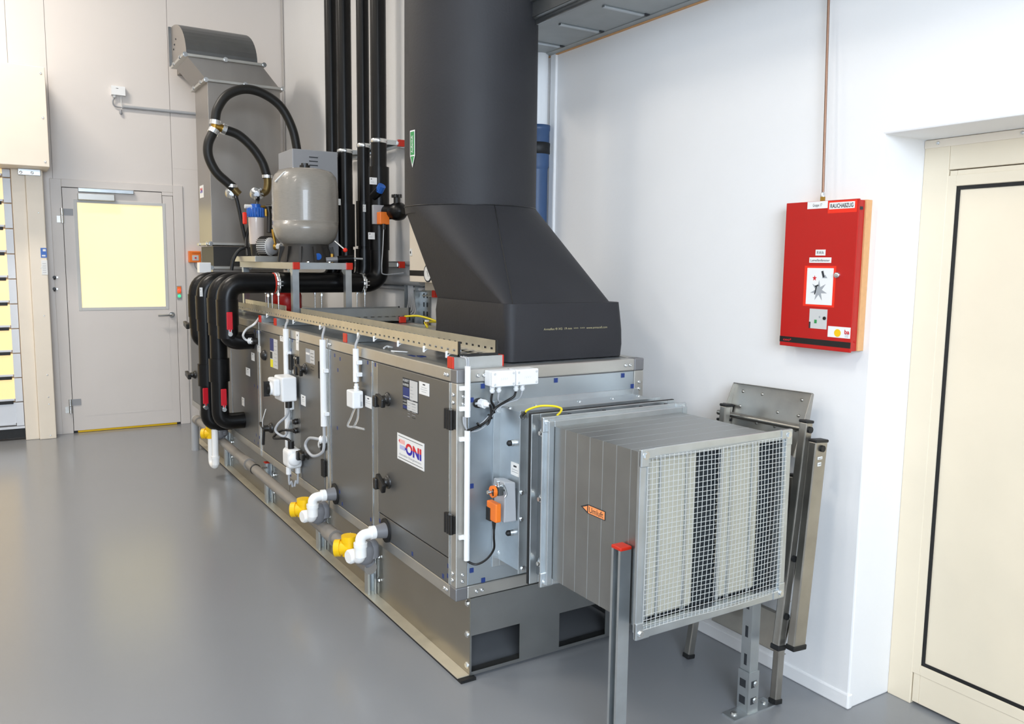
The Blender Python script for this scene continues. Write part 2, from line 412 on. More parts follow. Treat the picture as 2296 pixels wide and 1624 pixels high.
b.box(XI+.004, XI+.055, -2.09, -1.99, zg0, zg1, 'creamd')
lf = b.build('door_leaf', d2, bev=.002)
b = B().frame(-1.99, ytop, zg0, zg1, XG-.004, XG+.02, .012, 'rubber', 'X'); b.build('gasket', lf)
B().box(XG, XG+.03, -1.978, ytop-.012, zg0+.012, zg1-.012, 'creamd').build('infill_panel', lf)
b = B().frame(-2.03, ytop+.035, zg0-.035, zg1+.035, XI+.0015, XI+.006, .034, 'creamd', 'X'); b.build('glazing_bead', lf, bev=.001)

# ------------------------------------------------------------------ roller shutter with hood and post at the far left
o = thing('roller_shutter', (-2.3, 5.5, 0), 'lit translucent roller shutter with black bars and cream hood at far left', 'shutter')
hx = -.945
b = B().box(-4.2, hx, 5.12, YB, 2.25, 3.02, 'cream'); b.build('hood', o, bev=.004)
for z in (2.29, 2.63, 2.97): screw(o, (hx-.03, 5.12, z), (0, -1, 0), .009)
b = B(); b.box(-1.11, -.985, 5.40, YB, 0, 2.25, 'cream').box(-1.21, -1.11, 5.43, YB, 0, 2.25, 'cream'); b.build('side_post', o, bev=.006)
for z in (.03, .3, .36, .55, 1.05, 1.45, 1.9): screw(o, (-1.03, 5.40, z), (0, -1, 0), .006)
B().box(-1.16, -1.0, 5.385, 5.41, 2.2, 2.25, 'galvl').build('mounting_bracket', o, bev=.003)
for x in (-1.14, -1.06): screw(o, (x, 5.385, 2.22), (0, -1, 0), .012)
b = B(); c = at(98, 567, 'Y', 5.398); b.box(c.x-.022, c.x+.022, 5.397, 5.401, c.z-.04, c.z+.04, 'bluebr').box(c.x-.014, c.x+.012, 5.3965, 5.3975, c.z-.03, c.z-.018, 'paper').box(c.x-.006, c.x+.016, 5.3965, 5.3975, c.z+.012, c.z+.03, 'paper')
c2 = at(100, 600, 'Y', 5.398); b.box(c.x-.022, c.x+.022, 5.397, 5.401, c2.z-.06, c2.z+.06, 'paper')
for i in range(5): b.box(c.x-.014, c.x+.012, 5.3965, 5.3975, c2.z+.03-i*.018, c2.z+.033-i*.018, 'inkgrey')
b.build('maker_label', o, label='blue and white paper label')
pitch = .206; z = .10
B().box(-4.2, -1.212, 5.47, 5.5, .02, .1, 'rubber').build('bottom_seal', o)
B().box(-4.2, -1.212, 5.46, 5.51, .1, .118, 'shutw').build('bottom_bar', o)
k = 0; zz = .118
while zz < 2.24:
    z1 = min(zz+pitch, 2.25); first = (k == 0)
    sl = B().box(-4.2, -1.27, 5.475, 5.495, zz+.03, z1-.003, 'shutw' if first else 'shut').build('pane', o)
    B().box(-1.27, -1.214, 5.468, 5.50, zz+.004, z1-.004, 'shutw').build('end_fitting', sl, bev=.003)
    B().box(-4.2, -1.285, 5.466, 5.50, z1-.013, z1+.013, 'rubber').build('hinge_bar', sl, bev=.004)
    B().box(-4.2, -1.275, 5.470, 5.498, zz+.014, zz+.03, 'shutw').build('slat_rail', sl)
    k += 1; zz += pitch
# key switches on the wall strip
for py in (622, 648):
    c = at(122, py, 'Y', YB-.01); b = B().cyl((c.x, YB, c.z), (c.x, YB-.03, c.z), .014, 'bplast', 12).cyl((c.x, YB-.03, c.z-.02), (c.x, YB-.03, c.z-.005), .008, 'bplast', 8).cyl((c.x+.02, YB, c.z), (c.x+.02, YB-.02, c.z), .008, 'chrome', 8)
    tag(b.build('key_lock'), '%s black key lock on the wall strip left of the lit door' % ('upper' if py < 630 else 'lower'), 'lock', 'key locks')
# wall sensor with conduit
b = B(); c = at(264, 206, 'Y', YB); o = thing('wall_sensor', (c.x, YB, c.z), 'small white sensor box with cable high above the lit door', 'sensor')
b.box(c.x-.055, c.x+.055, YB-.05, YB, c.z-.035, c.z+.04, 'white').box(c.x-.02, c.x+.0, YB-.051, YB-.05, c.z+.018, c.z+.022, 'ink'); b.build('housing', o, bev=.004)
e = at(262, 236, 'Y', YB-.02); B().cyl((c.x-.03, YB-.025, c.z-.035), (c.x-.03, YB-.025, c.z-.055), .013, 'whitecab', 10).tube(spline([(c.x-.03, YB-.025, c.z-.05), (c.x-.045, YB-.025, c.z-.09), (c.x-.03, YB-.02, c.z-.125), (c.x+.04, YB-.02, c.z-.135)]), .006, 'greybox', 8).build('cable', o)
B().cyl((c.x+.022, YB-.02, c.z-.035), (c.x+.022, YB-.02, c.z-.15), .004, 'whitecab', 6).lathe((c.x+.015, YB-.02, c.z-.17), (0, 0, -1), [(.004, -.02), (.012, 0), (.012, .015), (.005, .025)], 'greybox', 10).build('probe', o)
a = at(275, 237, 'Y', YB-.015); e = at(440, 254, 'Y', YB-.015)
tag(B().cyl((a.x, YB-.018, 2.85), (e.x+.05, YB-.018, 2.85), .014, 'greycab', 10).build('wall_conduit'), 'long grey conduit running from the white sensor box to the steel duct', 'pipe')
# traffic light style indicator
c = at(401, 656, 'Y', YB); b = B().box(c.x-.02, c.x+.02, YB-.02, YB-.001, c.z-.062, c.z+.062, 'greybox')
b.box(c.x-.017, c.x+.017, YB-.0215, YB-.02, c.z-.008, c.z+.055, 'orange'); o = thing('door_indicator', (c.x, YB, c.z), 'orange indicator plate with red and green lights right of the lit door', 'light'); b.build('plate', o, bev=.002)
B().lathe((c.x, YB-.021, c.z+.02), (0, -1, 0), [(.015, 0), (.012, .008), (.004, .012)], 'redled', 12).build('red_light', o)
B().lathe((c.x, YB-.02, c.z-.032), (0, -1, 0), [(.014, 0), (.011, .008), (.004, .012)], 'greenled', 12).build('green_light', o)
# orange break-glass switch
c = at(436, 576, 'Y', YB-.03); o = thing('repair_switch', (c.x, YB, c.z), 'orange emergency switch with open clear flap left of the steel duct', 'switch')
B().box(c.x-.052, c.x+.052, YB-.06, YB, c.z-.052, c.z+.052, 'orange').box(c.x-.03, c.x+.045, YB-.068, YB-.06, c.z+.034, c.z+.048, 'orange').build('housing', o, bev=.005)
B().box(c.x-.026, c.x+.03, YB-.064, YB-.06, c.z-.034, c.z+.014, 'papergrey').cyl((c.x+.002, YB-.064, c.z-.01), (c.x+.002, YB-.072, c.z-.01), .008, 'inkred', 12).build('push_button', o)
B().obox((c.x+.075, YB-.09, c.z+.005), (.02, -.03, 0), (0, 0, .05), (.001, .001, 0), 'clear').build('flap', o)
B().tube(spline([(c.x, YB-.02, c.z-.05), (c.x+.005, YB-.02, c.z-.09), (c.x+.03, YB-.02, c.z-.12), (c.x+.07, YB-.02, c.z-.13)]), .005, 'greybox', 8).build('cable', o)

# ------------------------------------------------------------------ air handling unit
ahu = thing('air_handling_unit', (WX/2, 2.4, 0), 'long grey sheet metal air handling unit running along the right wall', 'machine')
YE = 4.75; P = .048
units = [(0, 1.341), (1.347, 2.58), (2.586, 3.86), (3.866, YE)]
# base frame
b = B(); xb = .058
b.box(xb, xb+.003, 0, YE, .012, ZB, 'platez')
b.build('base_side_plate', ahu)
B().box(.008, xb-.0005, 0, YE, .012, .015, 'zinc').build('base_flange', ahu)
B().box(.012, .075, -.022, YE, 0, .011, 'rubber').build('rubber_strip', ahu)
for y0, y1 in ((.9, 2.2), (2.2, 3.6)):  # joints of the plate
    B().box(xb-.0006, xb, y1-.001, y1+.001, .014, ZB, 'ink').build('plate_joint', ahu)
b = B()
cx = [(xb, .013, .012, .2)]
h0, h1 = (.065, .275), (.46, .69); zh0, zh1 = .045, .165
yp0, yp1 = -.003, .0
xsb = [xb+.003, h0[0], h0[1], h1[0], h1[1], WX-.02]
b.box(xb+.003, WX-.02, yp0, yp1, zh1, ZB, 'galv').box(xb+.003, WX-.02, yp0, yp1, .012, zh0-.02, 'galv')
b.box(xsb[0], xsb[1], yp0, yp1, zh0-.02, zh1, 'galv').box(xsb[2], xsb[3], yp0, yp1, zh0-.02, zh1, 'galv').box(xsb[4], xsb[5], yp0, yp1, zh0-.02, zh1, 'galv')
b.box(xb+.003, WX-.02, 0, .05, .012, .015, 'galv')
b.build('base_end_plate', ahu)
B().box(WX-.023, WX-.02, 0, YE, .012, ZB, 'galv').box(xb, WX-.02, YE-.003, YE, .012, ZB, 'galv').build('base_rear_plate', ahu)
B().box(.40, .62, .45, YE-.2, .012, ZB-.01, 'rubber').build('base_inner_beam', ahu)
for z in (.045, .165, .285): screw(ahu, (xb, .018, z), (-1, 0, 0), .009, 'bolt', hexa=True)
# casing core
B().box(.008, WX-.008, .008, YE-.008, ZB+.01, ZT-.006, 'galvd').build('inner_casing', ahu)
for ui, (y0, y1) in enumerate(units):
    for x in (0, WX-P):
        B().box(x, x+P, y0+(.046 if ui == 0 else .0), y1, ZT-P, ZT, 'rail').build('top_rail', ahu, bev=.004)
        B().box(x, x+P, y0+(.046 if ui == 0 else .0), y1, ZB, ZB+P, 'rail').build('bottom_rail', ahu, bev=.004)
        for yy in ((y0, y0+P*.95), (y1-P*.9, y1)):
            B().box(x, x+P, yy[0], yy[1], ZB+P+.0005, ZT-P-.0005, 'rail').build('corner_post', ahu, bev=.003)
    B().box(P, WX-P, y0+.004, y1-.002, ZT-.012, ZT-.003, 'galvl').build('top_panel', ahu)
for y in (0, YE-P):
    B().box(P, WX-P, y, y+P, ZT-P, ZT, 'rail').build('top_rail', ahu, bev=.004)
    B().box(P, WX-P, y, y+P, ZB, ZB+P, 'rail').build('bottom_rail', ahu, bev=.004)
for x in (0, WX-P):
    for z in (ZB, ZT-P):
        B().box(x-.0008, x+P+.0008, -.0008, .047, z-.0006, z+P+.0006, 'corner').build('corner_block', ahu, bev=.004)
B().box(P+.001, WX-P-.001, .003, .01, ZB+P+.002, ZT-P-.002, 'panel_lit').build('end_panel', ahu, bev=.002)
for x, z in ((.085, ZT-.024), (.108, ZT-.024), (WX-.072, ZT-.024), (WX-.095, ZT-.024), (.085, ZB+.024), (.108, ZB+.024)): screw(ahu, (x, -.001, z), (0, -1, 0), .0075)
for x in (.026, WX-.024):
    for z in (ZT-.095, ZT-.122, ZB+.073, ZB+.098): screw(ahu, (x, -.001, z), (0, -1, 0), .0075)
for y, z in ((.068, ZT-.024), (.086, ZT-.024), (.068, ZB+.024), (.086, ZB+.024), (.023, ZT-.09), (.023, ZT-.118), (.023, ZB+.075), (.023, ZB+.1), (1.29, ZT-.024), (1.31, ZT-.024), (1.375, ZT-.024), (1.4, ZT-.024)): screw(ahu, (-.001, y, z), (-1, 0, 0), .0075)
# navy plug caps
for px, py in ((1082, 866), (1057, 897), (1246, 853), (1396, 842), (1417, 866), (1057, 1090), (1057, 1279), (1083, 1301)):
    c = at(px, py, 'Y', .003); B().box(c.x-.0075, c.x+.0075, -.0005, .003, c.z-.0085, c.z+.0085, 'navy').build('plug_cap', ahu)
for px, py in ((842, 818), (825, 813), (834, 840), (836, 1002), (763, 805), (751, 797), (758, 830), (740, 800), (740, 822), (742, 955), (757, 960), (832, 1165), (852, 1168), (836, 1180), (1006, 1270), (1005, 1292), (994, 1292), (925, 1242), (768, 1130), (762, 1103), (649, 763), (656, 764), (653, 785), (652, 1066), (571, 865), (578, 868), (571, 742), (577, 745), (584, 745), (575, 976), (582, 981), (585, 992), (590, 997), (579, 994), (571, 989)):
    c = at(px, py, 'X', 0); s_ = .0075 if c.y < 1.5 else .0065
    B().box(-.0012, .001, c.y-s_, c.y+s_, c.z-.0085, c.z+.0085, 'navy').build('plug_cap', ahu)
zp0, zp1 = ZB+P+.002, ZT-P-.002
def door(y0, y1, z0, z1, name='access_door'):
    return B().box(-.004, .012, y0, y1, z0, z1, 'panel').build(name, ahu, bev=.0025)
B().box(-.001, .01, .048, .70, zp0, .453, 'panel').build('lower_panel', ahu, bev=.002)
B().box(-.001, .01, .706, .765, zp0, zp1, 'galv').build('mullion', ahu, bev=.002)
B().box(-.001, .01, .767, 1.296, zp0, zp1, 'panel').build('side_panel', ahu, bev=.002)
dA = door(.05, .702, .459, zp1)
dC = door(1.395, 1.774, zp0+.003, zp1)
B().box(-.001, .01, 1.776, 1.945, zp0, zp1, 'galv').build('mullion', ahu, bev=.002)
dE = door(1.948, 2.535, zp0+.003, zp1)
B().box(-.001, .01, 2.632, 3.30, zp0, zp1, 'panel').build('side_panel', ahu, bev=.002)
B().box(-.001, .01, 3.304, 3.815, zp0, zp1, 'panel').build('side_panel', ahu, bev=.002)
dH = door(3.915, 4.70, zp0+.003, zp1)
for y, z0 in ((.7035, .459), (.766, zp0), (1.2975, zp0), (1.344, ZB+.01), (1.775, zp0), (1.9465, zp0), (2.583, ZB+.01), (3.302, zp0), (.048, zp0)):
    B().box(-.0045, .004, y-.0016, y+.0016, z0, zp1, 'chrome').build('edge_strip', ahu)
def handle(parent, px, py, tilt=0, x=-.004):
    """black lever lock: round base, neck and tilted grip"""
    c = at(px, py, 'X', x-.026); y, z = c.y, c.z; b = B()
    b.lathe((x, y-.020, z+.004), (-1, 0, 0), [(.030, 0), (.029, .006), (.023, .010), (.018, .016), (.017, .022)], 'bplast', 20)
    b.obox((x-.028, y-.006, z-.002), (.010, 0, 0), V((0, .036, .008+tilt)), V((0, -.003-tilt*.3, .019)), 'bplast')
    b.obox((x-.034, y+.022, z-.008), (.013, 0, 0), V((0, .015, 0)), V((0, 0, .024)), 'bplast')
    return b.build('handle', parent, bev=.005)
handle(dA, 852, 897); handle(dA, 853, 1082, .01)
handle(dC, 671, 829, .004); handle(dC, 676, 1020, -.004)
for px, py in ((588, 797),):
    c = at(px, py, 'X', -.02); B().lathe((-.004, c.y, c.z), (-1, 0, 0), [(.032, 0), (.03, .012), (.022, .02), (.012, .026)], 'bplast', 18).build('handle', dE)
c = at(590, 960, 'X', -.05); b = B().lathe((-.004, c.y-.02, c.z), (-1, 0, 0), [(.032, 0), (.03, .012), (.02, .02), (.018, .05)], 'bplast', 18)
b.beam((-.05, c.y+.06, c.z+.02), (-.05, c.y-.02, c.z), .018, .018, (1, 0, 0), 'bplast').beam((-.05, c.y-.015, c.z), (-.055, c.y-.01, c.z-.10), .016, .016, (1, 0, 0), 'bplast'); b.build('handle', dE, bev=.004)
B().tube(spline([(-.055, c.y-.01, c.z+.01), (-.06, c.y-.03, c.z+.05), (-.055, c.y-.06, c.z+.10), (-.05, c.y-.07, c.z+.125)]), .003, 'whitecab', 6).build('handle_tie', dE)
for px, py in ((424, 731), (428, 845)):
    c = at(px, py, 'X', -.06); b = B().lathe((-.004, 4.55, c.z), (-1, 0, 0), [(.034, 0), (.032, .012), (.022, .02), (.018, .05)], 'bplast', 18); b.obox((-.06, 4.55, c.z), (.014, 0, 0), (0, .06, .01), (0, 0, .02), 'bplast'); b.build('handle', dH, bev=.005)
def hinge(px, py, h, parent=ahu, w=.03):
    c = at(px, py, 'X', -.012); b = B()
    for i in (-1, 0, 1): b.cyl((-.012, c.y+i*w*.62, c.z-h/2), (-.012, c.y+i*w*.62, c.z+h/2), w*.30, 'bplast', 10)
    b.box(-.008, 0, c.y-w, c.y+w, c.z-h*.46, c.z+h*.46, 'bplast'); return b.build('hinge', parent, bev=.001)
hinge(1006, 940, .072); hinge(1006, 1174, .072); hinge(718, 830, .085, w=.022); hinge(725, 1050, .085, w=.024); hinge(651, 812, .085, w=.022)
c = at(664, 808, 'X', -.01); b = B()
for dy in (-.014, .014): b.obox((-.008, c.y+dy, c.z), (.006, 0, 0), (0, .007, 0), (0, 0, .02), 'bplast').cyl((-.012, c.y+dy, c.z+.012), (-.018, c.y+dy, c.z+.012), .006, 'chrome', 8)
b.build('cable_clip', ahu)
# nameplates and labels on the access doors
c0 = at(903, 846, 'X', -.005); c1 = at(937, 922, 'X', -.005); y0, y1 = c0.y, at(937, 860, 'X', -.005).y; zt = c0.z; zm = at(903, 892, 'X', -.005).z; zb_ = at(903, 915, 'X', -.005).z
b = B(); x = -.0052
b.box(x, -.004, y1, y0, zb_-.003, zt, 'ink')
ys = y0-(y0-y1)*.47
b.box(x-.0004, x, ys+.003, y0-.003, zm+.003, zt-.037, 'lblblue'); b.box(x-.0004, x, y1+.003, ys, zm+.003, zt-.003, 'papergrey')
b.text('HUBERT', (x-.0006, y0-.004, zt-.014), (0, -1, 0), (0, 0, 1), .010, 'papergrey', w=(y0-ys)*.85, bold=.02); b.text('HAMMER', (x-.0006, y0-.004, zt-.031), (0, -1, 0), (0, 0, 1), .010, 'papergrey', w=(y0-ys)*.85, bold=.02)
b.box(x-.0007, x-.0003, ys+.006, y0-.006, zm+.008, zm+.011, 'papergrey')
y2 = y0-(y0-y1)*.30
b.box(x-.0004, x, y2+.003, y0-.003, zb_+.002, zm-.028, 'lblblue'); b.box(x-.0004, x, y1+.003, y2, zb_, zm-.002, 'papergrey')
b.text('HUBERT', (x-.0006, y0-.004, zm-.012), (0, -1, 0), (0, 0, 1), .006, 'papergrey', w=(y0-y2)*.85); b.text('HAMMER', (x-.0006, y0-.004, zm-.024), (0, -1, 0), (0, 0, 1), .006, 'papergrey', w=(y0-y2)*.85)
for i in range(6):
    zz = zt-.03-i*.013; b.box(x-.0007, x-.0003, ys-.006-.035*random.uniform(.5, 1), ys-.006, zz, zz+.002, 'inkgrey')
for i in range(6):
    zz = zm-.012-i*.011; b.box(x-.0007, x-.0003, y2-.006-.02, y2-.006, zz, zz+.0018, 'inkgrey'); b.box(x-.0007, x-.0003, y2-.075-.01*random.random(), y2-.045, zz, zz+.0018, 'ink' if i in (0, 5) else 'inkgrey')
b.build('nameplate', dA)
b = B(); label_x(b, 951, 872, .085, .048, x=-.0045); b.build('paper_label', dA)
b = B(); x = -.0046
c0 = at(891, 968, 'X', x); c1 = at(951, 1053, 'X', x); y0, y1 = c0.y, at(951, 1010, 'X', x).y; zt = c0.z-.003; zb_ = at(892, 1025, 'X', x).z-.006
b.box(x-.0008, -.004, y1, y0, zb_, zt, 'paper')
w_, h_ = y0-y1, zt-zb_
for zz in (zt-h_*.09, zb_+h_*.09): b.box(x-.0012, x-.0007, y1+.012, y0-.012, zz-.001, zz+.001, 'ink')
b.text('ONI', (x-.001, y0-w_*.33, zb_+h_*.35), (0, -1, 0), (0, 0, 1), h_*.40, 'inkred', w=w_*.58, bold=.045, split='inkblue')
b.text('-Rentabler Energieeinsatz', (x-.001, y0-w_*.07, zb_+h_*.19), (0, -1, 0), (0, 0, 1), h_*.085, 'inkgrey', w=w_*.84)
for zz, mm, tip in ((.74, 'inkpink', 1), (.52, 'inklav', -1)):
    z0 = zb_+h_*(zz-.1); z1 = zb_+h_*(zz+.06); ya, yb_ = y0-w_*.10, y0-w_*.30
    pts = [(x-.001, ya, z0), (x-.001, ya, z1), (x-.001, yb_, z1), (x-.001, yb_, z0)]
    b.poly(pts, mm)
    if tip > 0: b.poly([(x-.0011, ya, z0), (x-.0011, ya+w_*.04, (z0+z1)/2), (x-.0011, ya, z1)], 'inkred')
    else: b.poly([(x-.0011, yb_, z1), (x-.0011, yb_-w_*.035, (z0+z1)/2), (x-.0011, yb_, z0)], 'inkblue')
b.build('logo_sign', dA, label='white logo sticker with red and blue letters')
# smaller labels further along
b = B(); c = at(615, 800, 'X', -.005)
y0 = at(606, 790, 'X', -.005).y; y1 = at(622, 790, 'X', -.005).y; ztop = at(606, 758, 'X', -.005).z; zbt = at(606, 822, 'X', -.005).z; hh = ztop-zbt; ym = (y0+y1)/2
b.box(-.0052, -.004, y1, y0, zbt, ztop, 'papergrey')
b.box(-.0058, -.005, ym, y0, zbt+hh*.57, ztop, 'lblblue').box(-.0058, -.005, ym+.03, y0, zbt+hh*.30, zbt+hh*.53, 'ink').box(-.0058, -.005, ym+.02, y0, zbt, zbt+hh*.27, 'lblyel')
for i in range(7): b.box(-.0058, -.005, y1+.012, ym-.01, ztop-.02-i*hh*.13, ztop-.017-i*hh*.13, 'inkgrey')
b.build('nameplate', dE)
b = B(); y0 = at(686, 810, 'X', -.005).y; y1 = at(705, 810, 'X', -.005).y; ztop = at(686, 781, 'X', -.005).z; zbt = at(686, 812, 'X', -.005).z
b.box(-.0052, -.004, y1, y0, zbt, ztop, 'papergrey').box(-.0058, -.005, (y0+y1)/2, y0, zbt, ztop, 'inkgrey').box(-.0062, -.0055, (y0+y1)/2+.005, y0-.005, ztop-.03, ztop-.02, 'paper')
for i in range(6): b.box(-.0058, -.005, y1+.012, (y0+y1)/2-.01, ztop-.02-i*.017, ztop-.018-i*.017, 'ink')
b.build('nameplate', dC)
for px, py, w, h, par in ((680, 898, .075, .055, dC), (660, 831, .06, .04, ahu), (826, 902, .075, .05, ahu), (632, 760, .07, .03, dE), (667, 765, .05, .10, ahu), (581, 783, .07, .04, ahu), (545, 901, .06, .055, ahu), (556, 834, .10, .05, ahu), (567, 800, .07, .05, ahu)):
    b = B(); label_x(b, px, py, w, h, x=-.0045 if par is not ahu else -.0015, lines=2); b.build('paper_label', par)
# spare cable gland on the side (white) and others are things further below

# ------------------------------------------------------------------ short channels across the top with red end caps
caps = [(.052, .0, .21, 'at the near corner of the unit'), (1.13, .01, .26, 'second from the near corner of the unit'), (2.27, .01, .26, 'third from the near corner of the unit'), (2.56, .0, .26, 'farthest, near the black down pipes')]
for y, x0, x1, lab in caps:
    o = thing('support_channel', ((x0+x1)/2, y, ZT), 'short red-capped channel under the cable tray, %s' % lab, 'bracket', 'channels under the long cable tray')
    b = B(); strut(b, (x0+.006, y, ZT+.0205), (x1-.004, y, ZT+.0205), (0, 0, 1)); b.build('channel', o)
    for xa, xc in ((x0, x0+.007), (x1-.005, x1+.002)): B().box(xa, xc, y-.0215, y+.0215, ZT+.0005, ZT+.042, 'redcap').build('end_cap', o, bev=.002)
# ------------------------------------------------------------------ long perforated cable tray
ZC = 1.2035; XT0, XT1, YT0, YT1, HT = .028, .185, .036, 3.62, .046
tr = thing('cable_tray', ((XT0+XT1)/2, 1.8, ZC), 'long perforated galvanized cable tray along the top of the unit', 'tray')
def slotted(b, p0, p1, z0, z1, t, n, m, sl=.020, zs=(.010, .018), axis='Y', skip=()):
    """upright tray flange with a row of real slots"""
    def bx(a0, a1, c0, c1):
        if axis == 'Y': b.box(p0[0], p0[0]+t, a0, a1, c0, c1, m)
        else: b.box(a0, a1, p0[1], p0[1]+t, c0, c1, m)
    a, e = (p0[1], p1[1]) if axis == 'Y' else (p0[0], p1[0])
    bx(a, e, z0, z0+zs[0]); bx(a, e, z0+zs[1], z1); st = (e-a)/n
    for i in range(n): bx(a+i*st, a+i*st+(st-sl), z0+zs[0], z0+zs[1])
    bx(e-.001, e, z0+zs[0], z0+zs[1]); return b
slotted(B(), (XT0, YT0), (XT0, YT1), ZC, ZC+HT, .002, 74, 'trayz').build('side_flange', tr)
b = slotted(B(), (XT1-.002, YT0), (XT1-.002, 2.32), ZC, ZC+HT, .002, 48, 'trayz'); slotted(b, (XT1-.002, 2.62), (XT1-.002, YT1), ZC, ZC+HT, .002, 20, 'trayz'); b.build('side_flange', tr)
b = B(); n = 60; st = (YT1-YT0)/n
b.box(XT0, XT0+.03, YT0, YT1, ZC-.0015, ZC, 'rail').box(XT1-.03, XT1, YT0, YT1, ZC-.0015, ZC, 'rail').box(.09, .125, YT0, YT1, ZC-.0015, ZC, 'rail')
for i in range(n): b.box(XT0+.03, XT1-.03, YT0+i*st, YT0+i*st+st*.55, ZC-.0015, ZC, 'rail')
b.build('tray_bottom', tr)
b = B().box(XT0-.002, XT0+.004, YT0-.004, YT0+.006, ZC-.004, ZC+HT+.002, 'rubber').box(XT1-.004, XT1+.002, YT0-.004, YT0+.006, ZC-.004, ZC+HT+.002, 'rubber').box(XT0-.002, XT1+.002, YT0-.006, YT0+.006, ZC-.006, ZC+.002, 'rubber'); b.build('edge_guard', tr)
for px, py in ((1001, 795), (950, 783), (892, 771), (838, 760), (802, 752), (717, 734), (657, 722), (598, 708)):
    c = at(px, py, 'X', XT0-.003); b = B().box(XT0-.006, XT0, c.y-.003, c.y+.003, c.z-.012, c.z+.012, 'white').tube([(XT0-.004, c.y, c.z-.01), (XT0+.01, c.y, ZC-.006), (XT0+.03, c.y, ZC-.004)], .0025, 'white', 6); b.build('cable_tie', tr)
b = B()
for k, xx in enumerate((.12, .135, .15, .16)): b.tube(spline([(xx, 2.9, ZC+.006), (xx, 1.7, ZC+.005), (xx-.02*k, .9, ZC+.006), (.07+.012*k, .3, ZC+.006), (.05+.006*k, .1, ZC+.007)]), .004, 'greycab', 6)
tag(b.build('cable_bundle'), 'grey cables lying in the long cable tray', 'cable')
# branch tray toward the wall cabinet
tb = thing('branch_tray', (.52, 2.3, ZC), 'short perforated cable tray crossing the unit toward the wall cabinet', 'tray')
slotted(B(), (XT1+.001, 2.2), (.835, 2.2), ZC-.03, ZC+.044, .002, 14, 'galv', sl=.026, zs=(.018, .024), axis='X').build('side_flange', tb)
slotted(B(), (XT1+.001, 2.36), (.835, 2.36), ZC-.03, ZC+.044, .002, 14, 'galv', sl=.026, zs=(.018, .024), axis='X').build('side_flange', tb)
b = B().box(XT1+.001, .835, 2.2, 2.362, ZC-.032, ZC-.03, 'galv'); b.build('tray_bottom', tb)
B().box(.832, .84, 2.195, 2.366, ZC-.036, ZC-.028, 'rubber').box(.832, .84, 2.196, 2.206, ZC-.034, ZC+.046, 'rubber').box(.832, .84, 2.356, 2.366, ZC-.034, ZC+.046, 'rubber').build('edge_guard', tb)
o = thing('cross_channel', (.5, 2.26, ZT), 'galvanized channel with red cap lying under the branch tray near the wall', 'bracket')
b = B(); strut(b, (.72, 2.62, ZT+.0+.0205), (.785, 2.18, ZT+.0205), (0, 0, 1)); b = B(); strut(b, (.3, 2.235, ZT-.012+.012+.0205-.02), (.3, 2.235, ZT+.0005), (1, 0, 0)) if False else None
b = B().box(.35, .79, 2.20, 2.20+.041, ZT+.0005, ZT+.0095, 'galvl').box(.35, .79, 2.2, 2.203, ZT+.0005, ZT+.0095, 'galvl'); b.build('channel', o)
c = at(902, 716, 'Y', 2.19); B().box(c.x-.022, c.x+.022, 2.18, 2.195, ZT+.0005, ZT+.0385, 'redcap').build('end_cap', o, bev=.002)

# loose debris on the top plate
c = at(870, 783, 'Z', ZT); tag(B().tube(spline([c+V((-.02, 0, .004)), c+V((0, .01, .012)), c+V((.015, -.01, .008)), c+V((-.005, -.015, .012)), c+V((.01, .012, .004))], 6), .004, 'whitecab', 6).build('cable_scrap'), 'curled white cable scrap lying on the unit top', 'scrap')
c = at(895, 790, 'Z', ZT); tag(B().beam(c+V((-.02, .035, .003)), c+V((.025, -.03, .003)), .006, .004, (0, 0, 1), 'white').build('cable_tie_offcut'), 'short white cable tie offcut lying on the unit top', 'scrap')
for i, (px, py) in enumerate(((921, 797), (945, 798))):
    c = at(px, py, 'Z', ZT); tag(B().box(c.x-.012, c.x+.012, c.y-.02, c.y+.02, ZT-.003, ZT, 'navy').build('loose_plug'), '%s small navy plastic plug lying on the unit top' % ('left' if i == 0 else 'right'), 'plug')

# ------------------------------------------------------------------ big black insulated fresh air duct
dk = thing('insulated_duct', (.55, .45, ZT), 'huge black foam insulated air duct rising from the unit top', 'duct')
def rrect(x0, x1, y0, y1, r, z, n=10):
    out = []
    for cx_, cy_, a0 in ((x1-r, y1-r, 0), (x0+r, y1-r, 90), (x0+r, y0+r, 180), (x1-r, y0+r, 270)):
        for k in range(n):
            a = math.radians(a0+90*k/(n-1)); out.append(V((cx_+r*math.cos(a), cy_+r*math.sin(a), z)))
    return out
def circ(cx_, cy_, r, z, n=40): return [V((cx_+r*math.cos(2*math.pi*(k+.0)/n), cy_+r*math.sin(2*math.pi*(k+.0)/n), z)) for k in range(n)]
def loft(b, rings, m, cap=True):
    n = len(rings[0]); vs = [p for r in rings for p in r]
    b.add(vs, [(i*n+j, i*n+(j+1) % n, (i+1)*n+(j+1) % n, (i+1)*n+j) for i in range(len(rings)-1) for j in range(n)], m, True)
    if cap: b.add(vs, [tuple(range(n-1, -1, -1)), tuple(range((len(rings)-1)*n, len(rings)*n))], m)
    return b
DX0, DX1, DY0, DY1 = .272, .825, .10, .722
CXD, CYD, RD, ZS = .488, .79, .2925, 1.772
def wav(ring, a, k, ph): 
    return [p+V((a*math.sin(k*i+ph), a*math.cos(k*1.3*i+ph), 0)) for i, p in enumerate(ring)]
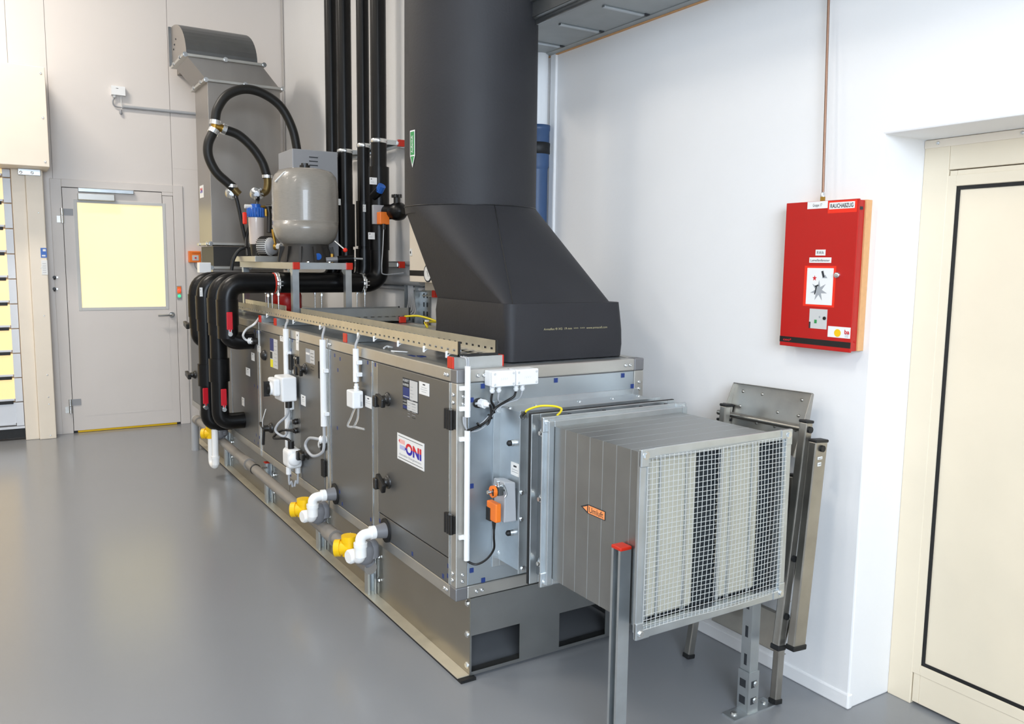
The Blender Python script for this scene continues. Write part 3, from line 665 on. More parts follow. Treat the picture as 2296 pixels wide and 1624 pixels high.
rings = [rrect(DX0-.004, DX1+.004, DY0-.004, DY1+.004, .035, ZT+.002), rrect(DX0-.006, DX1+.008, DY0-.006, DY1+.006, .035, ZT+.05),
         wav(rrect(DX0-.002, DX1+.004, DY0-.004, DY1+.004, .035, ZT+.11), .003, .35, 1), rrect(DX0-.006, DX1+.002, DY0-.002, DY1+.004, .04, ZT+.17), wav(rrect(DX0-.002, DX1-.004, DY0, DY1, .04, ZT+.222), .003, .5, 0)]
loft(B(), rings, 'foam').build('collar', dk)
R0 = rrect(DX0+.012, DX1-.030, DY0+.012, DY1-.012, .02, ZT+.20); R1 = circ(CXD, CYD, RD+.004, ZS)
def rot(R, k): return R[k:]+R[:k]
R1 = circ(CXD, CYD, RD+.004, ZS, 40)
best = min(range(40), key=lambda k: sum((R0[i]-R1[(i+k) % 40]).length for i in range(40)))
R1 = rot(R1, best)
rings = [[R0[i].lerp(R1[i], t) for i in range(40)] for t in [k/8 for k in range(9)]]
loft(B(), rings, 'foam').build('offset_taper', dk)
b = B(); loft(b, [circ(CXD, CYD, RD, ZS-.03, 64), circ(CXD, CYD, RD+.003, ZS, 64), circ(CXD, CYD, RD+.003, ZS+.5, 64), circ(CXD, CYD, RD, 3.3, 64), circ(CXD, CYD, RD, HC-.005, 64)], 'foam'); b.build('riser', dk)
b = B().tube(circ(CXD, CYD, RD+.0045, ZS+.001, 48)+[V((CXD+RD+.0045, CYD, ZS+.001))], .0022, 'foamseam', 6, False)
b.build('glue_seam', dk)
def px_of(p):
    d = V(p)-CAM; return 1148+FPX*d.dot(_r)/d.dot(_f)
near = [i for i in range(40) if R0[i].x < DX0+.05 and R0[i].y < DY0+.05]
k = min(near, key=lambda i: abs(px_of(R1[i])-1118))
sp = [R0[k].lerp(R1[k], t/10) for t in range(11)]; out = V((-.6, -.8, .2)).normalized()*.001
B().tube([p+out for p in sp], .0022, 'foamseam', 6).build('glue_seam', dk)
# printed line on the collar, flow arrow on the riser
b = B(); c = at(1219, 741, 'Y', DY0-.0075); e = at(1361, 735, 'Y', DY0-.0075)
b.text('Armaflex \u00ae XG  19 mm  >>>  >>>  www.armacell.com', (c.x, DY0-.0075, c.z), (1, 0, 0), (0, 0, 1), .0085, 'printgold', w=e.x-c.x, lift=.001); b.build('printed_line', dk)
def on_cyl(px, py, r):
    d = _r*((px-1148)/FPX)+_u*((812-py)/FPX)+_f; ox, oy = CAM.x-CXD, CAM.y-CYD
    a_ = d.x**2+d.y**2; b_ = 2*(ox*d.x+oy*d.y); c_ = ox*ox+oy*oy-r*r; q = max(0, b_*b_-4*a_*c_); t = (-b_-math.sqrt(q))/(2*a_); return CAM+d*t
b = B(); top = on_cyl(924, 292, RD+.006); bot = on_cyl(924, 376, RD+.006); an = math.atan2(top.y-CYD, top.x-CXD)
def cp(s_, z, rr=RD+.006): a = an+s_/rr; return V((CXD+rr*math.cos(a), CYD+rr*math.sin(a), z))
zt_, zb_ = top.z, bot.z; hw = .022
for w2, zz0, zz1, tipz, mm, rr in ((hw, zb_+.05, zt_, zb_, 'paper', RD+.005), (hw-.005, zb_+.053, zt_-.006, None, 'green', RD+.0058)):
    L = [cp(-w2+2*w2*k/4, zz1, rr) for k in range(5)]; Lo = [cp(-w2+2*w2*k/4, zz0, rr) for k in range(5)]
    b.add(L+Lo, [(k, k+5, k+6, k+1) for k in range(4)], mm)
    if tipz: b.add(Lo+[cp(0, tipz, rr)], [(k, 5, k+1) for k in range(4)], mm)
b.add([cp(-hw+.006, zb_+.048, RD+.0058), cp(hw-.006, zb_+.048, RD+.0058), cp(0, zb_+.012, RD+.0058)], [(0, 2, 1)], 'green')
rt = (cp(0, zt_, RD+.0066)-V((CXD, CYD, zt_))).normalized(); tang = V((-rt.y, rt.x, 0))
b.text('Au\u00dfenluft', V((CXD, CYD, 0))+rt*(RD+.0068)+V((0, 0, zb_+.062))+tang*.009, (0, 0, 1), -tang, .018, 'paper', w=(zt_-zb_)-.085, lift=.0002)
b.build('flow_arrow_label', dk, label='green and white arrow sticker pointing down')

# ------------------------------------------------------------------ junction boxes and conduits at the front end
def gland(b, p, d, r=.010, m='white'):
    p, d = V(p), V(d).normalized()
    b.cyl(p, p+d*.008, r*1.0, m, 8, flat=True).cyl(p+d*.008, p+d*.012, r*.8, m, 12).lathe(p+d*.012, d, [(r*1.05, 0), (r*1.0, .006), (r*.72, .012), (r*.5, .013)], m, 12)
    return b
JB = []
for i, (pl, pr, pt, pb) in enumerate(((1105, 1156, 830, 868), (1159, 1207, 826, 864))):
    yf = -.060; a = at(pl, pt+4, 'Y', yf); e = at(pr, pb-3, 'Y', yf)
    o = thing('junction_box', ((a.x+e.x)/2, 0, e.z), '%s white cable junction box on the front end of the unit' % ('left' if i == 0 else 'right'), 'box', 'front junction boxes')
    B().box(a.x, e.x, yf+.016, -.0005, e.z, a.z, 'white').build('housing', o, bev=.004); B().box(a.x-.001, e.x+.001, yf, yf+.015, e.z-.001, a.z+.001, 'white').build('lid', o, bev=.004)
    for xx in (a.x+.009, e.x-.009):
        for zz in (a.z-.009, e.z+.009): screw(o, (xx, yf, zz), (0, -1, 0), .0045, 'lid_screw', 'papergrey')
    mx_, mz_ = (a.x+e.x)/2, (a.z+e.z)/2; b = B()
    for k in range(4): b.beam((mx_-.014+k*.008, yf-.0003, mz_-.004), (mx_-.010+k*.008, yf-.0003, mz_+.004), .0008, .0012, (0, 1, 0), 'papergrey')
    b.build('lid_marking', o)
    gl = []
    for px in ((1112, 1129) if i == 0 else (1165, 1182)):
        g = at(px, pb+2, 'Y', -.03); gx = a.x+(.016 if px in (1112, 1165) else .043); p = V((gx, -.03, e.z-.001)); b = gland(B(), p, (0, 0, -1), .0095); b.build('cable_gland', o); gl.append(p+V((0, 0, -.024)))
    JB.append(gl)
def cable(pts, r, m, label, name='cable', grp=None):
    return tag(B().tube(spline(pts, 8), r, m, 8).build(name), label, 'cable', grp)
yc = -.016
def Y(px, py, y=yc): return at(px, py, 'Y', y)
cable([JB[0][0], JB[0][0]+V((-.001, .004, -.03)), Y(1108, 915), Y(1097, 936), Y(1080, 952), Y(1047, 966)], .0042, 'bplast', 'black cable from the left gland of the left junction box')
cable([JB[1][0], JB[1][0]+V((-.006, .004, -.02)), Y(1140, 897, -.02), Y(1114, 913, -.02), Y(1102, 930, -.02), Y(1085, 950, -.02), Y(1050, 968, -.02)], .0044, 'bplast', 'thick black cable from the left gland of the right junction box')
cable([JB[0][1], JB[0][1]+V((0, .004, -.025)), Y(1120, 905, -.012), Y(1105, 922, -.01), Y(1085, 945, -.01), Y(1060, 963, -.01), Y(1048, 964, -.01), Y(1040, 950, -.01), Y(1039, 935, -.012)], .0033, 'greycab', 'thin grey cable from the right gland of the left junction box')
cable([JB[1][1], JB[1][1]+V((-.003, .004, -.02)), Y(1160, 896, -.01), Y(1138, 904, -.01), Y(1112, 920, -.008), Y(1095, 948, -.008), Y(1075, 964, -.008), Y(1056, 968, -.01), Y(1045, 960, -.014), Y(1043, 935, -.016)], .0033, 'greycab', 'thin grey cable from the right gland of the right junction box')
c = at(1075, 904, 'Y', -.002); o = thing('cable_entry', (c.x, 0, c.z), 'black oval cable entry with large white gland on the front end of the unit', 'gland')
b = B().prism([(c.x+.026*math.cos(t), .003, c.z+.018*math.sin(t)) for t in [2*math.pi*k/20 for k in range(20)]], (0, -.005, 0), 'bplast'); b.build('plate', o)
B().cyl((c.x-.015, -.002, c.z-.001), (c.x-.015, -.004, c.z-.001), .0045, 'chrome', 10).build('rivet', o)
b = B(); b.cyl((c.x+.004, -.002, c.z), (c.x+.008, -.026, c.z-.001), .0165, 'white', 8, flat=True).cyl((c.x+.008, -.026, c.z-.001), (c.x+.018, -.04, c.z-.003), .012, 'white', 12, r2=.008); b.build('gland_nut', o)
cable([(c.x+.018, -.04, c.z-.003), Y(1100, 912, -.035), Y(1101, 930, -.03), Y(1096, 948, -.025), Y(1091, 953, -.022)], .0042, 'bplast', 'short black cable hanging from the large white gland')
for px, py in ((1074, 954), (1099, 935), (1105, 922)):
    c = Y(px, py, -.017); tag(B().lathe(c-V((.002, 0, 0)), (.7, 0, .55), [(.012, 0), (.012, .004)], 'bplast', 10).build('black_tie'), 'black cable tie around the front cables, %s' % {1074: 'nearest the white conduit', 1099: 'in the middle', 1105: 'nearest the junction boxes'}[px], 'tie', 'black cable ties on the front')
# white conduit down the front corner
xc = .034
cnd = thing('white_conduit', (xc, -.02, .42), 'white plastic conduit down the front corner of the unit, in two lengths', 'conduit')
za, zb1, zb2, zc = at(1043, 822, 'Y', -.02).z, at(1043, 936, 'Y', -.02).z, at(1043, 967, 'Y', -.02).z, at(1043, 1258, 'Y', -.02).z
for z0, z1 in ((zb1, za), (zc, zb2)): B().cyl((xc, -.018, z0), (xc, -.018, z1), .0105, 'white', 16).build('tube', cnd)
for py in (871, 917, 985, 1205):
    z = at(1040, py, 'Y', -.01).z; B().box(xc-.026, xc+.014, -.012, -.001, z-.008, z+.008, 'white').box(xc-.0125, xc+.0125, -.019, -.001, z-.0075, z+.0075, 'white').build('clip', cnd, bev=.001)
cable([Y(1030, 797, .06), Y(1035, 801, .02), (xc-.004, -.014, za+.025), (xc-.003, -.018, za-.01)], .0035, 'greycab', 'left grey cable from the tray end into the front conduit', grp='cables into the front conduit')
cable([Y(1034, 797, .06), Y(1041, 801, .02), (xc+.004, -.014, za+.025), (xc+.003, -.018, za-.01)], .0035, 'greycab', 'right grey cable from the tray end into the front conduit', grp='cables into the front conduit')

# ------------------------------------------------------------------ damper between unit and return air duct
FX0, FX1, FZ0, FZ1 = .162, .806, .436, 1.022
dm = thing('air_damper', (.48, -.1, .43), 'bright galvanized damper frame bolted to the front end of the unit', 'damper')
b = B(); b.frame(.150, .83, .412, 1.034, -.004, .003, .03, 'galvl'); b.build('mounting_flange', dm, bev=.001)
b = B(); b.frame(.178, .806, .438, 1.012, -.15, -.004, .004, 'galvl'); b.build('neck', dm)
for x in (.19, .3, .5, .66, .79): screw(dm, (x, -.05, 1.012), (0, 0, 1), .007, 'bolt', hexa=True)
b = B(); b.frame(FX0+.006, FX1+.006, FZ0-.004, FZ1-.002, -.155, -.15, .03, 'galvl').box(.19, .2, -.003, -.001, .45, 1.0, 'galvl'); b.build('rear_flange', dm, bev=.001)
b = B(); b.frame(.192, .778, .46, .996, -.225, -.155, .004, 'galv'); b.build('flexible_connector', dm)
b = B(); b.frame(FX0, FX1+.004, FZ0-.012, FZ1, -.236, -.232, .035, 'galvl'); b.build('front_flange', dm, bev=.004)
b = B(); b.frame(FX0-.002, FX1+.006, FZ0-.014, FZ1+.002, -.2315, -.219, .014, 'rubber'); b.build('gasket', dm, bev=.002)
b = B(); b.frame(.19, .78, .458, .998, -.30, -.236, .004, 'galvd'); b.build('spacer', dm)
for py in (970, 1117, 1260):
    c = at(1203, py, 'Y', -.25); 
    B().lathe((.19, -.268, c.z), (-1, 0, 0), [(.019, 0), (.019, .003), (.013, .004), (.013, .008)], 'chrome', 18).cyl((.182, -.268, c.z), (.172, -.268, c.z), .008, 'chrome', 6, flat=True).build('bolt', dm)
for py in (992, 1092, 1192):
    c = at(1154, py, 'Y', -.09); B().cyl((.178, -.095, c.z), (.166, -.095, c.z), .012, 'chrome', 14).lathe((.166, -.095, c.z), (-1, 0, 0), [(.0105, 0), (.0105, .008), (.006, .013)], 'rubber', 14).build('bearing_stub', dm)
for px, py in ((1119, 919), (1123, 1240)): 
    c = at(px, py, 'Y', -.004); screw(dm, (c.x, -.004, c.z), (0, -1, 0), .009, 'bolt', hexa=True)
for px, py in ((1171, 1105), (1170, 1165), (1172, 1276), (1175, 935)):
    c = at(px, py, 'Y', -.156); screw(dm, (c.x, -.155, c.z), (0, -1, 0), .007, 'bolt', hexa=True)
for xx in (.30, .45, .62, .74): B().lathe((xx, -.263, 1.0), (0, 0, 1), [(.017, -.002), (.017, .012), (.007, .014), (.007, .018)], 'rubber', 14).build('rubber_buffer', dm)
b = B(); c = at(1155, 1053, 'X', .176); b.box(.1755, .178, c.y-.028, c.y+.028, c.z-.023, c.z+.023, 'paper').box(.175, .1757, c.y-.01, c.y+.01, c.z+.008, c.z+.014, 'ink')
for i in range(2): b.box(.175, .1757, c.y-.02, c.y+.02, c.z-.003-i*.008, c.z-.001-i*.008, 'inkgrey')
b.build('paper_label', dm)
# actuator
yb = -.075
ac = thing('damper_actuator', (.13, yb, .6), 'grey and orange damper actuator with clamp on the front end of the unit', 'actuator')
b = B(); p = at(1120, 1130, 'X', .15)
def AX(px, py, x): return at(px, py, 'X', x)
A0 = at(1124, 1080, 'Y', -.11); A1 = at(1148, 1170, 'Y', -.11)
b.prism([(A0.x+.004, -.125, A1.z+.005), (A0.x+.006, -.125, A0.z-.045), (A0.x+.0, -.125, A0.z-.035), (A0.x+.004, -.125, A0.z), (A1.x+.003, -.125, A0.z-.006), (A1.x+.01, -.125, A1.z+.004)], (0, .075, 0), 'greycab')
b.build('body', ac, bev=.004)
O0 = at(1092, 1122, 'Y', -.066); O1 = at(1124, 1172, 'Y', -.128)
B().box(O0.x, max(O1.x, O0.x+.02), -.128, -.062, O1.z, O0.z, 'orange').build('motor_cover', ac, bev=.004, label='orange motor cover')
B().box(O0.x-.002, O0.x+.010, -.090, -.061, O1.z-.003, O1.z+.045, 'bplast').build('terminal_cover', ac, bev=.001)
b = B(); C0 = at(1104, 1103, 'Y', -.13); C0.y = -.13; b.cyl((C0.x-.002, C0.y, C0.z), (C0.x+.009, C0.y, C0.z), .021, 'orange', 18).cyl((C0.x-.020, C0.y, C0.z), (C0.x+.05, C0.y, C0.z), .0065, 'chrome', 10).cyl((C0.x+.009, C0.y, C0.z), (C0.x+.014, C0.y, C0.z), .017, 'bplast', 8, flat=True).box(C0.x-.004, C0.x-.0015, C0.y-.012, C0.y-.006, C0.z-.012, C0.z+.012, 'bplast')
b.build('position_dial', ac, label='orange position dial')
b = B().box(C0.x+.015, C0.x+.036, -.146, -.118, C0.z-.014, C0.z+.018, 'chrome').tube(spline([(C0.x+.018, -.146, C0.z+.020), (C0.x+.034, -.148, C0.z+.022), (C0.x+.046, -.148, C0.z-.008), (C0.x+.040, -.147, C0.z-.022)]), .0035, 'chrome', 8).cyl((C0.x+.022, -.132, C0.z+.018), (C0.x+.022, -.132, C0.z+.034), .006, 'chrome', 8); b.build('clamp', ac)
B().cyl((A1.x+.002, -.095, A0.z-.03), (.178, -.095, A0.z-.03), .006, 'chrome', 10).box(A1.x, .172, -.11, -.09, A1.z-.004, A1.z+.008, 'galvl').build('shaft', ac)
cc = V(((O0.x+O1.x)/2-.002, -.10, O1.z))
B().cyl(cc, cc-V((0, 0, .03)), .0075, 'bplast', 10, r2=.005).build('strain_relief', ac)
cable([cc-V((0, 0, .025)), cc-V((0, 0, .06)), at(1107, 1232, 'Y', -.07), at(1090, 1255, 'Y', -.05), at(1068, 1266, 'Y', -.03), at(1050, 1260, 'Y', -.018), (xc, -.018, zc+.01)], .0042, 'bplast', 'black cable curving from the actuator into the front conduit')
# earth wire
p0 = at(1182, 918, 'Y', -.19); 
cable([(p0.x+.005, -.165, FZ1-.012), (p0.x+.012, -.175, FZ1+.004), at(1210, 911, 'Y', -.2), at(1240, 911, 'Y', -.23), at(1258, 916, 'Y', -.262), at(1257, 924, 'Y', -.28), at(1250, 931, 'Y', -.298)], .0038, 'yelgreen', 'yellow earth wire bridging the duct flanges', 'earth_wire')
tag(B().cyl((p0.x-.004, -.162, FZ1-.016), (p0.x+.006, -.17, FZ1-.004), .005, 'bplast', 8).cyl((p0.x-.006, -.160, FZ1-.018), (p0.x-.006, -.166, FZ1-.018), .009, 'chrome', 6, flat=True).build('earth_clamp'), 'earth clamp with black sleeve on the damper flange corner', 'clamp')

# ------------------------------------------------------------------ return air duct with silencer baffles and wire mesh
YF = -.80; YQ = -.302
du = thing('return_air_duct', (.475, -.55, .45), 'galvanized square return air duct with wire mesh mouth standing on two posts', 'duct')
BX0, BX1, BZ0, BZ1 = .195, .757, .468, .993
b = B(); t = .003
ny = 7
for i in range(ny):
    y0 = YF+.02+(YQ-.02-(YF+.02))*i/ny; y1 = YF+.02+(YQ-.02-(YF+.02))*(i+1)/ny-.0012
    q = B(); q.frame(BX0, BX1, BZ0, BZ1, y0, y1, t, 'galv'); q.build('duct_panel', du)
    if i: B().frame(BX0-.0005, BX1+.0005, BZ0-.0005, BZ1+.0005, y0-.0016, y0+.0004, .003, 'galvl').build('seam_rib', du)
b.frame(BX0+.001, BX1-.001, BZ0+.001, BZ1-.001, YF+.01, YQ-.01, .0012, 'galvd'); b.build('inner_lining', du)
def flange(y, sgn, x0, x1, z0, z1, nm):
    q = B(); w = .036
    q.frame(x0, x1, z0, z1, y-.003, y+.003, w*.8, 'galvl')
    y2 = y+sgn*.024
    q.frame(x0+.012, x1-.012, z0+.012, z1-.012, min(y, y2), max(y, y2), w*.62, 'galvl')
    fl = q.build(nm, du, bev=.002)
    for cx_ in (x0, x1):
        for cz_ in (z0, z1):
            sx = 1 if cx_ == x0 else -1; sz = 1 if cz_ == z0 else -1
            k = B().prism([(cx_+sx*u, y-.0065, cz_+sz*w_) for u, w_ in ((0, 0), (.052, 0), (.052, .03), (.03, .03), (.03, .052), (0, .052))], (0, .013, 0), 'galvl')
            kk = k.build('corner_bracket', fl, bev=.003)
            screw(fl, (cx_+sx*.018, y-.006, cz_+sz*.018), (0, -1, 0), .0085, 'bolt', hexa=True)
    return fl
flange(YQ, -1, FX0-.002, FX1-.004, FZ0, FZ1+.002, 'rear_flange')
flange(YF, 1, .156, .788, .452, 1.014, 'front_flange')
IX0, IX1, IZ0, IZ1 = .186, .758, .482, .985
for i, (x0, x1) in enumerate(((IX0+.03, .415), (.515, .69))):
    bf = B().box(x0, x1, YF+.035, YQ-.02, IZ0+.006, IZ1-.006, 'filt').build('silencer_baffle', du, bev=.012)
    for xx in ((x0-.008, x0+.008), (x0+(x1-x0)*.22, x0+(x1-x0)*.22+.010), (x0+(x1-x0)*.75, x0+(x1-x0)*.75+.010)):
        B().box(xx[0], xx[1], YF+.030, YF+.037, IZ0+.004, IZ1-.006, 'galvl').build('baffle_strip', bf, bev=.002)
b = B()
for k in range(46): b.box(BX0+.004, BX1-.004, YF+.046+.004*(k % 2), YF+.06, IZ0+(IZ1-IZ0)*k/46, IZ0+(IZ1-IZ0)*(k+1)/46, 'gapd')
b.build('ribbed_gap_shade', du)  # ribbed dark sheet closing the gaps between baffles, stands in for their shade
b = B(); nx, nz = 36, 33
def wv(x, z): return YF-.009-.004*math.sin(x*11+z*3)-.003*math.sin(z*9+1)
for i in range(nx+1):
    x = IX0-.004+(IX1-IX0+.008)*i/nx
    b.tube([(x+.0016*math.sin(z_*7+i), wv(x, z_), z_) for z_ in [IZ0-.006+(IZ1-IZ0+.012)*k/12 for k in range(13)]], .00105, 'wire', 4, False)
for j in range(nz+1):
    z = IZ0-.004+(IZ1-IZ0+.008)*j/nz
    b.tube([(x_, wv(x_, z)-.001, z+.0016*math.sin(x_*9+j)) for x_ in [IX0-.006+(IX1-IX0+.012)*k/12 for k in range(13)]], .00105, 'wire', 4, False)
o = b.build('wire_mesh', du); o['kind'] = 'stuff'
b = B(); x = BX0-.0006
a0 = at(1302, 1131, 'X', x); a1 = at(1357, 1165, 'X', x); ym = at(1318, 1131, 'X', x).y; z0 = at(1318, 1152, 'X', x).z; z1 = at(1318, 1131, 'X', x).z; zt1 = at(1357, 1145, 'X', x).z; zc_ = (z0+z1)/2
b.poly([(x, ym, z0), (x, a1.y, z0), (x, a1.y, z1), (x, ym, z1), (x, a0.y, zc_)][::-1], 'ink')
i_ = .0025; x2 = x-.0004
b.poly([(x2, ym-.003, z0+i_), (x2, ym-.003, z1-i_), (x2, a1.y+.003, z1-i_), (x2, a1.y+.003, z0+i_)], 'lblor'); b.poly([(x2, ym+.002, z0+.006), (x2, a0.y-.012, zc_), (x2, ym+.002, z1-.006)], 'lblor')
b.text('Umluft', (x2, ym-.008, zc_-.009), (0, -1, 0), (0, 0, 1), .019, 'ink', w=(ym-a1.y)-.018); b.build('flow_arrow_label', du, label='orange arrow sticker')

# support posts of the duct
o = thing('support_post', (.17, -.715, 0), 'near galvanized channel post with red cap left of the mesh duct', 'post', 'posts under the mesh duct')
b = B(); strut(b, (.170, -.7145, .006), (.170, -.7145, .70), (-1, 0, 0)); b.build('channel', o)
B().box(.1485, .1915, -.737, -.692, .698, .709, 'redcap').build('end_cap', o, bev=.003, label='red plastic end cap')
B().box(.10, .24, -.75, -.68, 0, .006, 'galvl').build('foot_plate', o)
o = thing('support_post', (.78, -.69, 0), 'far galvanized post with slotted foot under the right side of the mesh duct', 'post', 'posts under the mesh duct')
b = B(); px0, px1, py0, py1 = .762, .803, -.700, -.659
strut(b, ((px0+px1)/2, (py0+py1)/2, .006), ((px0+px1)/2, (py0+py1)/2, .70), (0, 1, 0)); b.build('channel', o)
for z0 in (.12, .22, .32): B().box(px0-.0006, px0, (py0+py1)/2-.006, (py0+py1)/2+.006, z0+.05, z0+.09, 'ink').build('slot', o)
b = B(); b.box(px0-.005, px1+.004, py0-.004, py0-.0005, .004, .15, 'galvl').box(px0-.005, px0-.001, py0-.0, py1+.004, .004, .15, 'galvl')
b.box(px0-.075, px1+.09, py0-.012, py1+.004, 0, .005, 'galvl'); ft = b.build('foot_bracket', o)
for z0 in (.045, .105):
    for dx in (-.004,): B().box((px0+px1)/2-.013, (px0+px1)/2+.013, py0-.0048, py0-.0038, z0-.012, z0+.012, 'ink').build('slot', o)
    screw(o, ((px0+px1)/2+.008, py0-.004, z0), (0, -1, 0), .008, 'bolt', hexa=True)
    B().box(px0-.0058, px0-.0048, py0+.01, py1-.005, z0-.014, z0+.014, 'ink').build('slot', o)
for xx in (px0-.045, px1+.06): screw(o, (xx, -.68, .005), (0, 0, 1), .009, 'bolt', hexa=True)

# ------------------------------------------------------------------ folded step ladder against the wall
ld = thing('step_ladder', (.95, -.5, 0), 'folded steel step ladder leaning on the white wall behind the mesh duct', 'ladder')
def leg(p0, p1, w, d, name, cap0=True, cap1=True, pivots=()):
    p0, p1 = V(p0), V(p1); dv = (p1-p0).normalized()
    lg = B().beam(p0, p1, w, d, (0, 1, 0), 'ladder').build(name, ld, bev=.004)
    if cap0: B().beam(p0-dv*.012, p0+dv*.006, w+.006, d+.006, (0, 1, 0), 'rubber').build('rubber_foot', lg, bev=.003)
    if cap1: B().beam(p1-dv*.002, p1+dv*.008, w+.004, d+.004, (0, 1, 0), 'rubber').build('end_cap', lg, bev=.003)
    for t in pivots:
        c = p0.lerp(p1, t); B().cyl(c+V((0, -d/2-.001, 0)), c+V((0, -d/2-.008, 0)), .011, 'rubber', 14).build('pivot_cap', lg)
    return lg
def ly(px, py, y): return at(px, py, 'Y', y)
fr0 = ly(1742, 1572, -.71); fr1 = ly(1801, 1010, -.66)
leg((.895, -.705, .018), (.985, -.655, .80), .030, .028, 'leg')
leg((.872, -.300, .018), (.995, -.332, 1.0), .030, .028, 'leg')
t1 = ly(1808, 947, -.757); t0 = ly(1745, 1448, -.757); leg(t0, t1, .034, .030, 'stringer', True, True, (.40, .14, .97))
w1 = ly(1835, 990, -.80); w0 = ly(1785, 1448, -.80); leg(w0, w1, .060, .030, 'stringer', True, True, (.97,))
b = B(); d_ = (w1-w0).normalized(); c = w0.lerp(w1, .86)+V((0, -.0162, 0)); cc_ = w0.lerp(w1, .90)+V((0, -.0162, 0))
for k, (q, w, h) in enumerate(((w0.lerp(w1, .925), .022, .009), (w0.lerp(w1, .895), .017, .012))):
    b.box(q.x-w/2-.004, q.x+w/2-.004, q.y-.0166, q.y-.0155, q.z-h/2, q.z+h/2, 'paper').text('Leiter-Nr' if k == 0 else 'A0', (q.x-.004, q.y-.0168, q.z-.003), (1, 0, 0), (0, 0, 1), .006, 'ink', 'CENTER', w=w*.75)
b.build('number_label', ld)
c = w0.lerp(w1, .45); 
leg(w0+V((.002, .42, .05)), w1+V((.002, .42, 0)), .050, .026, 'stringer')
leg(t0+V((.01, .36, 0)), t1+V((.0, .36, .0)), .030, .028, 'stringer')
# platform plate with rolled cheeks
TLp, TRp, BLp, BRp = at(1650, 860, 'X', 1.03), at(1824, 884, 'X', 1.03), V((.99, -.325, .87)), V((.99, -.69, .87))
b = B(); nrm = (TRp-TLp).cross(BLp-TLp).normalized(); nrm = nrm if nrm.x < 0 else -nrm
b.prism([TLp, TRp, BRp, BLp], -nrm*.004, 'ladder'); b.prism([TLp, BLp, BLp+nrm*.055, TLp+nrm*.012], V((0, .003, 0)), 'ladder'); b.prism([TRp, BRp, BRp+nrm*.055, TRp+nrm*.012], V((0, -.003, 0)), 'ladder')
b.prism([TLp, TRp, TRp+nrm*.014, TLp+nrm*.014], V((0, 0, .003)), 'ladder'); pl = b.build('platform', ld, bev=.001)
for u in (.12, .38, .62, .88):
    for v_ in (.12, .38, .62, .86):
        if (u*10+v_*10) % 2 < 1.2:
            q = TLp+(TRp-TLp)*u+(BLp-TLp)*v_; B().lathe(q, nrm, [(.006, 0), (.0045, .003), (.002, .0035)], 'ladder', 10).build('anti_slip_dimple', pl)
c0 = TLp+(BLp-TLp)*.55+nrm*.04; c1 = TRp+(BRp-TRp)*.55+nrm*.04
B().cyl(c0+V((0, .02, -.0)), c1+V((0, -.01, 0)), .010, 'ladder', 14).build('cross_tube', ld)
def step(z0, z1, x0, x1, y0=-.36, y1=-.70):
    b = B(); b.prism([(x0, y0, z0), (x1, y0, z1), (x1+.003, y0, z1), (x0+.003, y0, z0)], (0, y1-y0, 0), 'ladder'); b.box(x1-.012, x1, y1, y0, z1-.004, z1, 'ladder'); b.box(x0-.0, x0+.02, y1, y0, z0, z0+.003, 'ladder'); return b.build('step', ld, bev=.001)
step(.62, .80, .965, 1.0); step(.36, .52, .94, .985); step(.17, .30, .925, .965)
B().beam((.955, -.69, .40), (.985, -.66, .72), .006, .016, (0, 1, 0), 'ladder').build('brace', ld)

# ------------------------------------------------------------------ red smoke vent panel on the wall
RX, RY0, RY1, RZ0, RZ1 = 1.022, -.828, -.538, 1.2495, 1.7505
rb = thing('smoke_vent_panel', (XW, -.68, RZ0), 'red smoke vent control cabinet on the white wall beside the cream door', 'cabinet')
B().box(XW-.03, XW-.0005, RY0-.002, RY1-.002, RZ0+.004, RZ1-.002, 'wood').build('backing_board', rb, bev=.001)
B().box(RX+.006, XW-.03, RY0+.003, RY1-.003, RZ0+.003, RZ1-.003, 'red').build('housing', rb, bev=.003)
B().box(RX, RX+.008, RY0, RY1, RZ0, RZ1, 'red').build('cover', rb, bev=.002)
def rp(px, py): return at(px, py, 'X', RX)
def rbox(b, px0, py0, px1, py1, m, lift=.0006):
    a = rp(px0, py0); e = rp(px1, py1); b.box(RX-lift, RX+.001, e.y, a.y, e.z, a.z, m); return a, e
def rlabel(name, px0, py0, px1, py1, txt, h, m='paper', bold=0, w=.8):
    b = B(); a = rp(px0, (py0+py1)/2); e = rp(px1, (py0+py1)/2); zm = (a.z+e.z)/2; hh = abs(rp((px0+px1)/2, py0).z-rp((px0+px1)/2, py1).z)/2
    b.box(RX-.0009, RX+.001, e.y, a.y, zm-hh, zm+hh, m); b.text(txt, (RX-.001, (a.y+e.y)/2, zm-h*.5), (0, -1, 0), (0, 0, 1), h, 'ink', 'CENTER', w=(a.y-e.y)*w, bold=bold); return b.build(name, rb)
B().box(RX-.0005, RX+.001, rp(1922, 460).y, rp(1857, 460).y, rp(1890, 477).z, RZ1-.003, 'redbright').build('name_frame', rb)
rlabel('name_sign', 1860, 453, 1917, 468, 'RAUCHABZUG', .014, bold=.018, w=.9)
rlabel('group_sign', 1811, 452, 1856, 468, 'Gruppe 17', .010, w=.45)
rlabel('code_sign', 1829, 560, 1851, 573, 'RWA', .011, w=.7)
rlabel('function_sign', 1815, 577.5, 1864, 589.5, 'Lamellenfenster', .009, w=.88)
b = B(); rbox(b, 1805, 596, 1870, 690, 'redbright'); b.build('glass_frame', rb)
b = B(); rbox(b, 1811, 601, 1865, 685, 'paper', .001); x = RX-.0012
cc = rp(1836, 652)
